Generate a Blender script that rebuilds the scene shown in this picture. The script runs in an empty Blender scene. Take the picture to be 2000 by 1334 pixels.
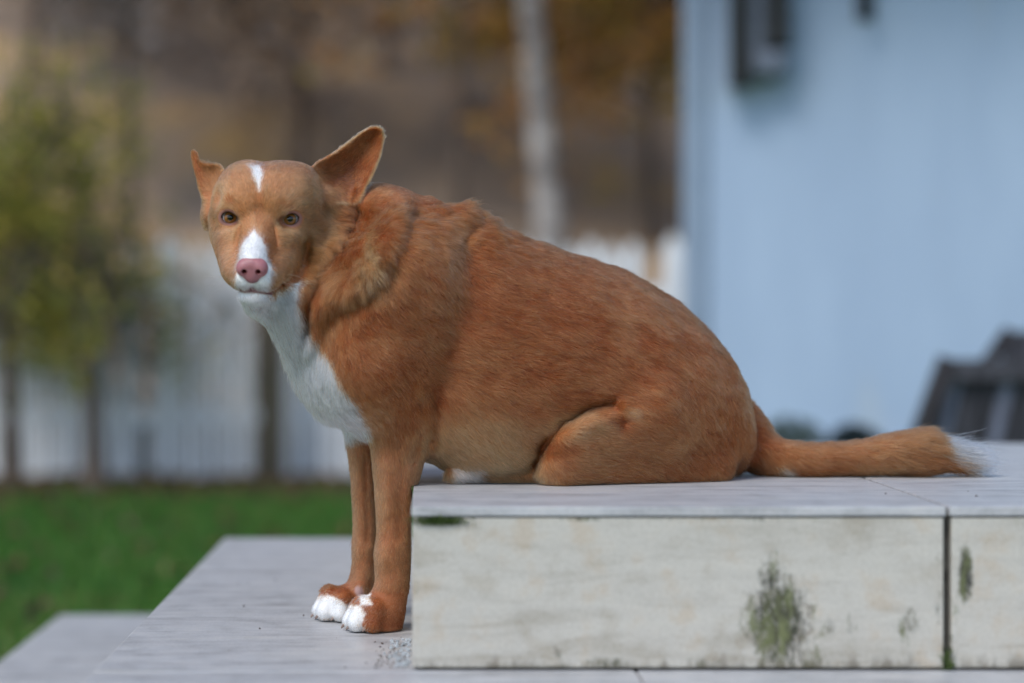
import bpy, bmesh, math, os
import numpy as np
from mathutils import Vector, Matrix

# ------------------------------------------------------------------ camera, world, light
scene = bpy.context.scene
COL = scene.collection
RNG = np.random.default_rng(7)
FPX, CU, CV, CZ = 3911.0, 841.0, 643.0, 0.195     # focal length in photo pixels, vanishing point, eye height

cam_d = bpy.data.cameras.new('camera')
cam = bpy.data.objects.new('camera', cam_d)
COL.objects.link(cam)
scene.camera = cam
cam.location = (0, 0, CZ)
cam.rotation_euler = (math.radians(90), 0, 0)
cam_d.sensor_width = 36
cam_d.lens = FPX / 2000 * 36
cam_d.shift_x = (1000 - CU) / 2000
cam_d.shift_y = (CV - 667) / 2000
cam_d.clip_start = 0.05
cam_d.clip_end = 400
cam_d.dof.use_dof = True
cam_d.dof.focus_distance = 2.495
cam_d.dof.aperture_fstop = 1.5

SUN_EL, SUN_AZ = 50, 216          # elevation, compass direction the light comes from (0 = +Y, clockwise)
world = bpy.data.worlds.new('World')
scene.world = world
world.use_nodes = True
wn = world.node_tree
sky = wn.nodes.new('ShaderNodeTexSky')
sky.sky_type = 'NISHITA'
sky.sun_disc = False
sky.sun_elevation = math.radians(SUN_EL)
sky.sun_rotation = math.radians(SUN_AZ)
sky.dust_density = 1.0
sky.ozone_density = 1.6
bg = wn.nodes['Background']
bg.inputs['Strength'].default_value = 0.13
wn.links.new(sky.outputs[0], bg.inputs['Color'])

sd = bpy.data.lights.new('sun', 'SUN')
sd.energy = 1.5
sd.angle = math.radians(25)
sd.color = (1.0, 0.97, 0.93)
sun = bpy.data.objects.new('sun', sd)
COL.objects.link(sun)
_az, _el = math.radians(SUN_AZ), math.radians(SUN_EL)
_to = Vector((math.sin(_az) * math.cos(_el), math.cos(_az) * math.cos(_el), math.sin(_el)))
sun.rotation_euler = _to.to_track_quat('Z', 'Y').to_euler()

vs = scene.view_settings
vs.view_transform = 'Standard'
vs.look = 'None'
vs.gamma = 1.0
vs.exposure = 0.55
scene.cycles.use_denoising = True
scene.cycles.denoiser = 'OPENIMAGEDENOISE'
scene.cycles.denoising_prefilter = 'ACCURATE'
scene.cycles.max_bounces = 6
scene.cycles.use_adaptive_sampling = True
scene.cycles.adaptive_threshold = 0.02
scene.cycles_curves.shape = 'RIBBONS'
scene.cycles_curves.subdivisions = 2


# ------------------------------------------------------------------ helpers
def world_pt(u, v, d):
    """photo pixel + distance -> point in the place"""
    return np.array([(u - CU) / FPX * d, d, CZ - (v - CV) / FPX * d])


def tag(o, label=None, cat=None, group=None, kind=None):
    for k, val in (('label', label), ('category', cat), ('group', group), ('kind', kind)):
        if val:
            o[k] = val
    return o


def link(o, parent=None):
    COL.objects.link(o)
    if parent is not None:
        o.parent = parent
    return o


def empty(name, loc=(0, 0, 0)):
    o = bpy.data.objects.new(name, None)
    o.location = loc
    o.empty_display_size = 0.1
    return link(o)


def mesh_obj(name, verts, faces, mat=None, parent=None, smooth=False):
    me = bpy.data.meshes.new(name)
    me.from_pydata([tuple(map(float, p)) for p in verts], [], [tuple(map(int, f)) for f in faces])
    if mat:
        me.materials.append(mat)
    if smooth:
        me.polygons.foreach_set('use_smooth', [True] * len(me.polygons))
    me.update()
    return link(bpy.data.objects.new(name, me), parent)


def fast_mesh(name, V, Fa, mat=None, parent=None, smooth=True, cols=None):
    """V (n,3), Fa (m,3|4) numpy -> object"""
    me = bpy.data.meshes.new(name)
    n, m, k = len(V), len(Fa), Fa.shape[1]
    me.vertices.add(n)
    me.vertices.foreach_set('co', np.ascontiguousarray(V, np.float32).ravel())
    me.loops.add(m * k)
    me.loops.foreach_set('vertex_index', np.ascontiguousarray(Fa, np.int32).ravel())
    me.polygons.add(m)
    me.polygons.foreach_set('loop_start', np.arange(0, m * k, k, dtype=np.int32))
    me.update(calc_edges=True)
    me.polygons.foreach_set('use_smooth', np.full(m, smooth))
    if cols is not None:
        a = me.color_attributes.new('col', 'FLOAT_COLOR', 'POINT')
        c4 = np.ones((n, 4), np.float32)
        c4[:, :3] = cols
        a.data.foreach_set('color', c4.ravel())
    if mat:
        me.materials.append(mat)
    me.validate()
    return link(bpy.data.objects.new(name, me), parent)


def box(name, x0, x1, y0, y1, z0, z1, mat, parent=None, bevel=0.0, seg=2, jitter=0):
    bm = bmesh.new()
    bmesh.ops.create_cube(bm, size=1)
    for v in bm.verts:
        v.co = Vector(((x0 + x1) / 2 + v.co.x * (x1 - x0), (y0 + y1) / 2 + v.co.y * (y1 - y0), (z0 + z1) / 2 + v.co.z * (z1 - z0)))
    if bevel:
        bmesh.ops.bevel(bm, geom=list(bm.edges), offset=bevel, segments=seg, affect='EDGES', profile=0.6)
    me = bpy.data.meshes.new(name)
    bm.to_mesh(me)
    bm.free()
    me.materials.append(mat)
    return link(bpy.data.objects.new(name, me), parent)


def tube_arrays(path, radii, n=8):
    path = np.asarray(path, float)
    radii = np.asarray(radii, float)
    V, Fa = [], []
    for i, p in enumerate(path):
        t = path[min(i + 1, len(path) - 1)] - path[max(i - 1, 0)]
        t /= np.linalg.norm(t) + 1e-9
        a = np.cross(t, [0.31, 0.87, 0.38] if abs(t[2]) > .8 else [0, 0, 1.])
        a /= np.linalg.norm(a) + 1e-9
        b = np.cross(t, a)
        for k in range(n):
            w = 2 * math.pi * k / n
            V.append(p + radii[i] * (a * math.cos(w) + b * math.sin(w)))
    for i in range(len(path) - 1):
        for k in range(n):
            Fa.append((i * n + k, i * n + (k + 1) % n, (i + 1) * n + (k + 1) % n, (i + 1) * n + k))
    return np.array(V), np.array(Fa)


class Nodes:
    """tiny node-tree writer"""
    def __init__(self, name):
        self.mat = bpy.data.materials.new(name)
        self.mat.use_nodes = True
        self.t = self.mat.node_tree
        self.b = self.t.nodes['Principled BSDF']
        self.out = self.t.nodes['Material Output']

    def n(self, kind, ins=None, **props):
        nd = self.t.nodes.new('ShaderNode' + kind)
        for k, v in props.items():
            setattr(nd, k, v)
        for k, v in (ins or {}).items():
            self.put(nd, k, v)
        return nd

    def put(self, nd, k, v):
        s = nd.inputs[k]
        if isinstance(v, bpy.types.NodeSocket):
            self.t.links.new(v, s)
        elif isinstance(v, (tuple, list)) and len(v) == 3 and s.type == 'RGBA':
            s.default_value = (*v, 1)
        else:
            s.default_value = v

    def coord(self, which='Object'):
        return self.n('TexCoord').outputs[which]

    def mapping(self, vec, scale=(1, 1, 1), loc=(0, 0, 0)):
        return self.n('Mapping', {'Vector': vec, 'Scale': scale, 'Location': loc}).outputs[0]

    def noise(self, vec, scale, detail=4, rough=0.55, dist=0.0):
        return self.n('TexNoise', {'Vector': vec, 'Scale': scale, 'Detail': detail, 'Roughness': rough, 'Distortion': dist}).outputs['Fac']

    def ramp(self, fac, stops):
        nd = self.n('ValToRGB', {'Fac': fac})
        el = nd.color_ramp.elements
        while len(el) < len(stops):
            el.new(0.5)
        for e, (p, c) in zip(el, stops):
            e.position = p
            e.color = (*c, 1) if len(c) == 3 else c
        return nd.outputs['Color']

    def math(self, op, a, b=0.0, clamp=False):
        return self.n('Math', {0: a, 1: b}, operation=op, use_clamp=clamp).outputs[0]

    def mix(self, fac, a, b, mode='MIX'):
        nd = self.n('Mix', data_type='RGBA', blend_type=mode)
        self.put(nd, 0, fac)
        self.put(nd, 6, a if not isinstance(a, tuple) else (*a, 1))
        self.put(nd, 7, b if not isinstance(b, tuple) else (*b, 1))
        return nd.outputs[2]

    def bump(self, h, strength=0.3, dist=0.002):
        self.put(self.b, 'Normal', self.n('Bump', {'Height': h, 'Strength': strength, 'Distance': dist}).outputs[0])

    def set(self, **kw):
        for k, v in kw.items():
            self.put(self.b, k.replace('_', ' '), v)
        return self.mat


def grainy(name, stops, scale=6.0, rough=0.8, stretch=(1, 1, 1), bump=0.2, dist=0.003, detail=5):
    N = Nodes(name)
    f = N.noise(N.mapping(N.coord(), stretch), scale, detail)
    N.set(Base_Color=N.ramp(f, stops), Roughness=rough)
    if bump:
        N.bump(f, bump, dist)
    return N.mat


# ------------------------------------------------------------------ materials of the setting
def tile_material(name, warm, stains=(), moss_edges=False, grain_axis='x'):
    """pale stone-look glazed tile; stains = (x, z, rx, rz, strength) in world metres on the riser"""
    N = Nodes(name)
    w = N.n('NewGeometry').outputs['Position']
    st = (5, 34, 34) if grain_axis == 'x' else (34, 5, 34)
    streak = N.noise(N.mapping(w, st), 1.0, 6, 0.62, 0.6)
    blotch = N.noise(w, 22.0, 5, 0.6)
    fine = N.noise(w, 260.0, 3, 0.6)
    if warm:
        c = N.ramp(blotch, [(0.32, (0.36, 0.32, 0.25)), (0.45, (0.49, 0.48, 0.44)), (0.55, (0.52, 0.50, 0.45)), (0.66, (0.47, 0.37, 0.25))])
        c = N.mix(0.5, c, N.ramp(streak, [(0.35, (0.30, 0.27, 0.22)), (0.5, (0.51, 0.50, 0.47)), (0.66, (0.58, 0.57, 0.53))]))
    else:
        c = N.ramp(streak, [(0.32, (0.18, 0.18, 0.185)), (0.44, (0.36, 0.365, 0.375)), (0.55, (0.48, 0.49, 0.505)), (0.70, (0.54, 0.52, 0.47))])
        c = N.mix(0.42, c, N.ramp(blotch, [(0.34, (0.30, 0.295, 0.29)), (0.5, (0.49, 0.49, 0.49)), (0.66, (0.58, 0.56, 0.54))]))
    if warm:
        c = N.mix(1.0, c, (1.0, 0.965, 0.90), 'MULTIPLY')
    c = N.mix(0.16, c, N.ramp(fine, [(0.35, (0.25, 0.23, 0.2)), (0.6, (0.62, 0.61, 0.58))]))
    if stains:
        sep = N.n('SeparateXYZ', {0: w})
        X, Z = sep.outputs[0], sep.outputs[2]
        rag = N.noise(N.mapping(w, (1, 1, 0.5)), 150.0, 6, 0.78, 0.4)
        rag2 = N.noise(N.mapping(w, (1, 1, 0.30)), 55.0, 5, 0.68, 0.5)
        tot = None
        for (sx, sz, rx, rz, amt) in stains:
            dx = N.math('DIVIDE', N.math('SUBTRACT', X, sx), rx)
            dz = N.math('DIVIDE', N.math('SUBTRACT', Z, sz), rz)
            d2 = N.math('ADD', N.math('MULTIPLY', dx, dx), N.math('MULTIPLY', dz, dz))
            m = N.math('MULTIPLY', N.math('SUBTRACT', 1.0, d2, True), amt)
            tot = m if tot is None else N.math('MAXIMUM', tot, m)
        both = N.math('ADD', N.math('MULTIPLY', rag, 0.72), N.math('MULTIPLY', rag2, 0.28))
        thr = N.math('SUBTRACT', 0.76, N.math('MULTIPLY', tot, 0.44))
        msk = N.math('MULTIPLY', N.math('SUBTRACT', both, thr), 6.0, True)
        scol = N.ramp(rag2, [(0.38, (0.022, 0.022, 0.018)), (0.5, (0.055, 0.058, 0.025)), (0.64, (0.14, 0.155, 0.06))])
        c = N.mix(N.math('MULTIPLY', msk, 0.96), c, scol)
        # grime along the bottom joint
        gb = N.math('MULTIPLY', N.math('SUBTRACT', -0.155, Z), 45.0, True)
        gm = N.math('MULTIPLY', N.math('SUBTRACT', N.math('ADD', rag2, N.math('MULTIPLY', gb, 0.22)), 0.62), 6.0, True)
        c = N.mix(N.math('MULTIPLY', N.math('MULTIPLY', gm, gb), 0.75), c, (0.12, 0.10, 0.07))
    N.set(Base_Color=c, Roughness=0.38 if not warm else 0.5)
    N.put(N.b, 'Specular IOR Level', 0.35)
    N.bump(N.math('ADD', N.math('MULTIPLY', streak, 0.8), N.math('MULTIPLY', fine, 0.25)), 0.35, 0.002)
    return N.mat


STAINS = [(0.383, -0.125, 0.062, 0.088, 1.05), (0.375, -0.085, 0.030, 0.058, 0.9), (0.40, -0.168, 0.075, 0.035, 0.8),
          (0.588, -0.075, 0.014, 0.050, 1.15), (0.438, -0.135, 0.016, 0.026, 0.75), (0.462, -0.13, 0.014, 0.026, 0.7),
          (0.525, -0.13, 0.022, 0.035, 0.8), (0.140, -0.160, 0.014, 0.016, 0.85), (0.54, -0.075, 0.012, 0.03, 0.55),
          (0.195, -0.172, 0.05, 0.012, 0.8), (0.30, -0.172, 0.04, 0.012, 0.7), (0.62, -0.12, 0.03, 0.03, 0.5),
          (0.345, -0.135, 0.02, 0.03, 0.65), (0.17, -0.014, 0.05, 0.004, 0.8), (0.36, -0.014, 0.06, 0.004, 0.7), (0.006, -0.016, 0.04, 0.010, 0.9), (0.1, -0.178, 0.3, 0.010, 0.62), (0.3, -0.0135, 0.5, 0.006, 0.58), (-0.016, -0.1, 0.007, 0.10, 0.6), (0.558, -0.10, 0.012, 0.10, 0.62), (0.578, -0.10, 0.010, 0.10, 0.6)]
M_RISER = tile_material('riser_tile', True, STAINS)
M_TOP = tile_material('terrace_tile', False)
M_GROUT = grainy('dark_grout', [(0.3, (0.045, 0.04, 0.035)), (0.7, (0.13, 0.12, 0.10))], 60, 0.95)
M_PALEGROUT = grainy('pale_grout', [(0.3, (0.20, 0.19, 0.18)), (0.7, (0.36, 0.35, 0.34))], 60, 0.95)

# ------------------------------------------------------------------ terrace and steps
XE, YF = -0.020, 2.200          # left and front face of the top terrace block
RISE = 0.18


def terrace(name, x0, x1, y0, y1, ztop, h, xs, ys, grout=M_PALEGROUT, joint=0.004):
    core = box(name, x0 + 0.012, x1 - 0.012, y0 + 0.012, y1 - 0.012, ztop - h, ztop - 0.0025, grout)
    tag(core, kind='structure')
    for i in range(len(xs) - 1):
        for j in range(len(ys) - 1):
            dz = RNG.uniform(-0.0006, 0.0006)
            box('tile', xs[i] + joint / 2, xs[i + 1] - joint / 2, ys[j] + joint / 2, ys[j + 1] - joint / 2,
                ztop - 0.0105 + dz, ztop + dz, M_TOP, core, 0.0018)
    return core


T1 = terrace('terrace', XE, 2.4, YF, 3.44, 0.0, RISE - 0.001, [XE - 0.003, 0.568, 1.172, 1.776, 2.40], [YF - 0.004, 2.83, 3.44], M_GROUT)
for (a, b) in ((XE, 0.5635), (0.5725, 1.168), (1.1765, 1.772), (1.78, 2.4)):
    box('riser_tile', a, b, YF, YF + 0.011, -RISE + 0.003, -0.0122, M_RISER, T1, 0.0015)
for (a, b) in ((YF + 0.013, 2.82), (2.826, 3.44)):
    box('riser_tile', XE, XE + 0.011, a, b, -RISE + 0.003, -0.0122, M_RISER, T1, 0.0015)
T2 = terrace('middle_step', -0.369, 2.6, 1.84, 3.60, -RISE, RISE - 0.001, [-0.372, 0.226, 0.830, 1.434, 2.6], [1.836, 2.192, 3.17, 3.603])
for (a, b) in ((1.853, 2.45), (2.456, 3.05), (3.056, 3.6)):
    box('riser_tile', -0.369, -0.358, a, b, -2 * RISE + 0.003, -RISE - 0.0135, M_RISER, T2, 0.0015)
T3 = terrace('lower_step', -0.72, 2.8, 1.49, 3.90, -2 * RISE, RISE - 0.001, [-0.723, -0.125, 0.6, 1.3, 2.8], [1.486, 2.09, 2.69, 3.29, 3.903])
for (a, b) in ((1.5, 2.1), (2.106, 2.7), (2.706, 3.3), (3.306, 3.9)):
    box('riser_tile', -0.72, -0.709, a, b, -3 * RISE + 0.003, -2 * RISE - 0.0135, M_RISER, T3, 0.0015)
GZ = -3 * RISE                  # lawn level

# ------------------------------------------------------------------ ground, hillside, bed
M_LAWN = grainy('lawn_soil', [(0.34, (0.02, 0.06, 0.008)), (0.5, (0.045, 0.15, 0.014)), (0.64, (0.14, 0.16, 0.04))], 1.6, 0.95, bump=0)
tag(mesh_obj('lawn', [(-150, -20, GZ), (150, -20, GZ), (150, 200, GZ), (-150, 200, GZ)], [(0, 1, 2, 3)], M_LAWN), kind='structure')

M_LITTER = grainy('leaf_litter_ground', [(0.28, (0.12, 0.09, 0.07)), (0.42, (0.28, 0.21, 0.155)), (0.55, (0.40, 0.28, 0.18)), (0.70, (0.55, 0.33, 0.12))], 1.1, 0.95, bump=0)
FY = 9.5                        # fence distance
hs_v, hs_f = [], []
gx = np.linspace(-40, 40, 41)
gy = np.array([10.1, 11, 12.5, 15, 18, 22, 27, 33, 40, 50])
hz = np.array([0.02, 0.25, 0.9, 2.2, 4.2, 7.0, 10.5, 14.5, 18.5, 23.0])
for j in range(len(gy)):
    for i in range(len(gx)):
        hs_v.append((gx[i], gy[j], GZ + hz[j] + (0.25 * math.sin(gx[i] * 0.9 + j) + 0.2 * RNG.normal()) * min(1, hz[j] / 2)))
for j in range(len(gy) - 1):
    for i in range(len(gx) - 1):
        a = j * len(gx) + i
        hs_f.append((a, a + 1, a + 1 + len(gx), a + len(gx)))
tag(mesh_obj('hillside', hs_v, hs_f, M_LITTER, smooth=True), kind='structure')

M_BED = grainy('bed_soil', [(0.3, (0.02, 0.015, 0.012)), (0.6, (0.055, 0.04, 0.03)), (0.8, (0.10, 0.06, 0.03))], 9, 0.95)
tag(mesh_obj('flower_bed', [(-6, 8.55, GZ + 0.006), (1.6, 8.9, GZ + 0.006), (1.6, 10.2, GZ + 0.006), (-6, 10.2, GZ + 0.006)], [(0, 1, 2, 3)], M_BED), kind='structure')


def cards(P, size, aspect=0.45, rng=RNG, up=0.0, cup=0.15):
    """leaf-sized bent quads at points P"""
    n = len(P)
    d = rng.normal(size=(n, 3))
    d[:, 2] += up
    d /= np.linalg.norm(d, axis=1)[:, None]
    e = np.cross(d, rng.normal(size=(n, 3)))
    e /= np.linalg.norm(e, axis=1)[:, None] + 1e-9
    nrm = np.cross(d, e)
    L = (size * rng.uniform(0.6, 1.3, n))[:, None]
    W = L * aspect
    a = P - d * L / 2
    b = P + e * W / 2 + nrm * L * cup
    c = P + d * L / 2
    f = P - e * W / 2 + nrm * L * cup
    V = np.stack([a, b, c, f], 1).reshape(-1, 3)
    i = np.arange(n)[:, None] * 4
    F_ = np.concatenate([i + [0, 1, 2], i + [0, 2, 3]], 0)
    return V, F_


def leaf_mat(name, stops, scale=1.4, trans=0.25):
    N = Nodes(name)
    r = N.n('NewGeometry').outputs['Random Per Island']
    c = N.ramp(r, stops)
    N.set(Base_Color=c, Roughness=0.6)
    tr = N.n('BsdfTranslucent', {'Color': c})
    mx = N.n('MixShader', {0: trans, 1: N.b.outputs[0], 2: tr.outputs[0]})
    N.t.links.new(mx.outputs[0], N.out.inputs['Surface'])
    return N.mat


# grass blades over the visible lawn
M_GRASS = leaf_mat('grass_blade', [(0.0, (0.025, 0.10, 0.01)), (0.5, (0.05, 0.18, 0.016)), (0.9, (0.10, 0.21, 0.025)), (1.0, (0.20, 0.18, 0.05))])
ng = 70000
gx_ = RNG.uniform(-3.2, 0.9, ng)
gy_ = 3.6 + 5.6 * RNG.uniform(0, 1, ng) ** 0.8
ok = ~((gx_ > -0.74) & (gy_ < 3.93))
gx_, gy_ = gx_[ok], gy_[ok]
n = len(gx_)
h = RNG.uniform(0.02, 0.055, n)
ang = RNG.uniform(0, 2 * math.pi, n)
w = 0.0035
base = np.stack([gx_, gy_, np.full(n, GZ)], 1)
side = np.stack([np.cos(ang), np.sin(ang), np.zeros(n)], 1) * w
tip = base + np.stack([RNG.normal(0, .012, n), RNG.normal(0, .012, n), h], 1)
V = np.stack([base - side, base + side, tip], 1).reshape(-1, 3)
tag(fast_mesh('grass', V, np.arange(n * 3).reshape(-1, 3), M_GRASS, smooth=False), 'short green lawn grass below the tiled steps', 'grass', kind='stuff')

# fallen leaves on the bed and lawn edge
M_DEAD = leaf_mat('dead_leaf', [(0.0, (0.05, 0.03, 0.02)), (0.5, (0.12, 0.07, 0.035)), (0.85, (0.20, 0.12, 0.05)), (1.0, (0.28, 0.2, 0.06))])
nd_ = 2600
P = np.stack([RNG.uniform(-4, 1.3, nd_), 9.45 - np.abs(RNG.normal(0, 0.45, nd_)), np.full(nd_, GZ + 0.03)], 1)
P[:, 2] += RNG.uniform(0, 0.02, nd_)
P[:420, 0] = RNG.uniform(-3, .6, 420)
P[:420, 1] = RNG.uniform(4.3, 9, 420)
V, Fc = cards(P, np.full(nd_, 0.06), 0.6)
tag(fast_mesh('fallen_leaves', V, Fc, M_DEAD, smooth=False), 'brown fallen leaves along the foot of the white fence', 'leaves', kind='stuff')

# ------------------------------------------------------------------ white picket fence
M_FENCE = grainy('fence_white', [(0.3, (0.56, 0.58, 0.60)), (0.5, (0.76, 0.78, 0.79)), (0.7, (0.82, 0.83, 0.84))], 7, 0.7, (1, 1, 0.25))
M_POSTW = grainy('post_wood', [(0.3, (0.035, 0.03, 0.022)), (0.7, (0.085, 0.075, 0.05))], 14, 0.9, (1, 1, 0.15))
fence = empty('picket_fence', (-1.0, FY, GZ))
tag(fence, 'white wooden picket fence running behind the lawn', 'fence')
pm = None
xx = -3.3
while xx < 2.6:
    if pm is None:
        bm = bmesh.new()
        pv = [(-.042, -.011), (.042, -.011), (.042, .011), (-.042, .011)]
        lo = [bm.verts.new((a, b, 0)) for a, b in pv]
        mi = [bm.verts.new((a, b, 1.06)) for a, b in pv]
        hi = [bm.verts.new((a * 0.12, b, 1.13)) for a, b in pv]
        bm.faces.new(lo[::-1])
        for A, B in ((lo, mi), (mi, hi)):
            for k in range(4):
                bm.faces.new((A[k], A[(k + 1) % 4], B[(k + 1) % 4], B[k]))
        bm.faces.new(hi)
        pm = bpy.data.meshes.new('picket')
        bm.to_mesh(pm)
        bm.free()
        pm.materials.append(M_FENCE)
    if not (-0.87 < xx < -0.76):
        o = bpy.data.objects.new('picket', pm)
        link(o, fence)
        o.location = (xx + 1.0, RNG.normal(0, .004), 0.04 + RNG.normal(0, .012))
        o.rotation_euler = (RNG.normal(0, .01), RNG.normal(0, .012), RNG.normal(0, .03))
        o.scale = (RNG.uniform(.93, 1.04), 1, RNG.uniform(.975, 1.02))
    xx += 0.096 + (RNG.uniform(0, 0.012) if RNG.uniform() < .8 else 0.045)
for zz in (0.28, 0.85):
    r = box('rail', -2.4, 3.6, 0.012, 0.055, zz, zz + 0.08, M_FENCE, fence, 0.004)
for px in (-2.2, 1.95):
    box('fence_post', px + 1 - .05, px + 1 + .05, 0.056, 0.15, 0, 1.12, M_FENCE, fence, 0.006)
pc = world_pt(531, 940, 9.25)
post = box('wooden_post', pc[0] - .055, pc[0] + .055, 9.2, 9.31, GZ, GZ + 1.02, M_POSTW, None, 0.008)
tag(post, 'dark brown wooden post standing in front of the white fence', 'post')


# ------------------------------------------------------------------ low dark hedge behind the pickets
L_HEDGE = leaf_mat('leaf_hedge', [(0.0, (0.012, 0.022, 0.012)), (0.6, (0.03, 0.05, 0.022)), (1.0, (0.07, 0.085, 0.04))])
hedge = empty('hedge', (-.6, 10.05, GZ))
tag(hedge, 'low dark green hedge seen through the gaps of the white fence', 'hedge')
P = np.stack([RNG.uniform(-3.2, 3.0, 9000), RNG.normal(0, .13, 9000), RNG.uniform(.02, 1.0, 9000) ** .9], 1)
P[:, 2] *= 1 - .12 * np.sin(P[:, 0] * 3.1) ** 2
_v, _f = cards(P, np.full(9000, .075), .6)
fast_mesh('foliage', _v, _f, L_HEDGE, hedge, smooth=False)
for k in range(9):
    _v, _f = tube_arrays([(-2.9 + k * .72, 0, 0), (-2.85 + k * .72, .02, .4), (-2.95 + k * .72, 0, .8)], [.025, .018, .006], 6)
    fast_mesh('stem', _v, _f, M_POSTW, hedge)


# ------------------------------------------------------------------ trees
def limb(V, Fa, path, radii, n=7):
    v, f = tube_arrays(path, radii, n)
    Fa.append(f + sum(len(q) for q in V))
    V.append(v)


def tree(name, base, height, spread, trunk_r, mat_t, mat_l, label, cat, group=None, nb=16, leaves=2500, leaf=0.09, lean=0.0, wobble=.018,
         crown_lo=0.35, droop=0.0, seed=0, twig=5, leaf_lo=.25):
    rng = np.random.default_rng(seed)
    root = empty(name, base)
    V, Fa, tips = [], [], []
    k = 9
    ts = np.linspace(0, 1, k)
    wob = np.cumsum(rng.normal(0, wobble * height, (k, 2)), 0) * (ts[:, None])
    tr = np.stack([wob[:, 0] + lean * ts * height, wob[:, 1], ts * height], 1)
    limb(V, Fa, tr, trunk_r * (1.0 - 0.85 * ts) * np.where(ts < .05, 1.3, 1), 9)
    for b in range(nb):
        t = rng.uniform(crown_lo, 0.97)
        i = t * (k - 1)
        p0 = tr[int(i)] + (tr[min(int(i) + 1, k - 1)] - tr[int(i)]) * (i - int(i))
        a = b * 2.4 + rng.uniform(-.5, .5)
        L = spread * rng.uniform(.6, 1.15) * (1.15 - 0.6 * t)
        up = rng.uniform(.2, .9)
        pts = [p0]
        d = np.array([math.cos(a), math.sin(a), up])
        for q in range(5):
            d = d + np.array([rng.normal(0, .18), rng.normal(0, .18), rng.normal(0, .1) - droop * (q + 1) * .35])
            pts.append(pts[-1] + d / np.linalg.norm(d) * L / 5)
        r0 = trunk_r * (1 - .85 * t) * .6
        limb(V, Fa, pts, np.linspace(r0, r0 * .2, 6), 5)
        for q in range(1, 6):
            tips.append(pts[q])
            for s in range(twig):
                e = pts[q] + rng.normal(0, 1, 3) * L * .22 + np.array([0, 0, -droop * L * .35 + .04 * L])
                m = (pts[q] + e) / 2 + rng.normal(0, .03 * L, 3)
                limb(V, Fa, [pts[q], m, e], [r0 * .3, r0 * .2, r0 * .08], 3)
                tips.append(e)
                tips.append(m)
    Vt = np.concatenate(V)
    Ft = np.concatenate(Fa)
    fast_mesh('trunk', Vt, Ft, mat_t, root)
    if leaves:
        T = np.array(tips)
        P = T[rng.integers(0, len(T), leaves)] + rng.normal(0, spread * .075, (leaves, 3))
        if droop:
            P[:, 2] -= np.abs(rng.normal(0, droop * spread * .25, leaves))
        P = P[P[:, 2] > leaf_lo * (1 + .38 * np.sin(P[:, 0] * 11 + P[:, 1] * 3))]
        v, f = cards(P, np.full(len(P), leaf), .5, rng)
        fast_mesh('crown', v, f, mat_l, root, smooth=False)
    tag(root, label, cat, group)
    return root


M_BARKG = grainy('bark_grey', [(0.3, (0.09, 0.08, 0.075)), (0.7, (0.22, 0.20, 0.19))], 9, 0.95, (1, 1, .3))
M_BARKB = grainy('bark_brown', [(0.3, (0.06, 0.046, 0.038)), (0.7, (0.17, 0.13, 0.10))], 9, 0.95, (1, 1, .3))
M_BIRCH = grainy('bark_birch', [(0.38, (0.07, 0.06, 0.055)), (0.52, (0.30, 0.28, 0.26)), (0.75, (0.58, 0.56, 0.53))], 3.0, 0.8, (1, 1, 2.2))
L_GREEN = leaf_mat('leaf_green', [(0.0, (0.11, 0.16, 0.025)), (0.45, (0.25, 0.28, 0.04)), (0.75, (0.44, 0.38, 0.06)), (1.0, (0.62, 0.46, 0.08))], trans=.45)
L_BROWN = leaf_mat('leaf_brown', [(0.0, (0.12, 0.09, 0.07)), (0.6, (0.28, 0.20, 0.145)), (1.0, (0.46, 0.32, 0.21))])
L_GREY = leaf_mat('leaf_greybrown', [(0.0, (0.11, 0.10, 0.095)), (0.7, (0.26, 0.23, 0.215)), (1.0, (0.48, 0.44, 0.42))])
L_ORANGE = leaf_mat('leaf_orange', [(0.0, (0.32, 0.16, 0.05)), (0.5, (0.56, 0.29, 0.09)), (0.85, (0.70, 0.38, 0.10)), (1.0, (0.48, 0.38, 0.10))], trans=.45)
L_YELLOW = leaf_mat('leaf_yellow', [(0.0, (0.26, 0.22, 0.05)), (0.5, (0.54, 0.39, 0.08)), (1.0, (0.70, 0.48, 0.10))], trans=.45)


def gz_at(y):
    return GZ + float(np.interp(y, gy, hz)) if y > 10.1 else GZ


def at_u(u, y):
    return (u - CU) / FPX * y


G = 'autumn trees on the slope behind the fence'
tree('weeping_tree', (at_u(185, 8.9), 8.9, GZ), 2.05, 0.92, 0.05, M_BARKB, L_GREEN,
     'small green and yellow leaved tree drooping over the white fence', 'tree', nb=26, leaves=3600, leaf=.055, crown_lo=.42, droop=.6, seed=3, lean=-.05, leaf_lo=.62)
tree('leafy_shrub', (at_u(20, 9.1), 9.1, GZ), 1.75, 0.5, 0.04, M_BARKB, L_GREEN,
     'green shrub at the far left edge in front of the fence', 'shrub', nb=18, leaves=3200, leaf=.05, crown_lo=.4, droop=.4, seed=4)
tree('birch_tree', (at_u(1082, 12.2), 12.2, gz_at(12.2) - .1), 6.5, 1.6, 0.105, M_BIRCH, L_YELLOW,
     'pale white barked birch rising between brown trees', 'tree', G, nb=12, leaves=1200, leaf=.09, crown_lo=.4, seed=8, lean=-.012, twig=3, wobble=.010)
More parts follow.
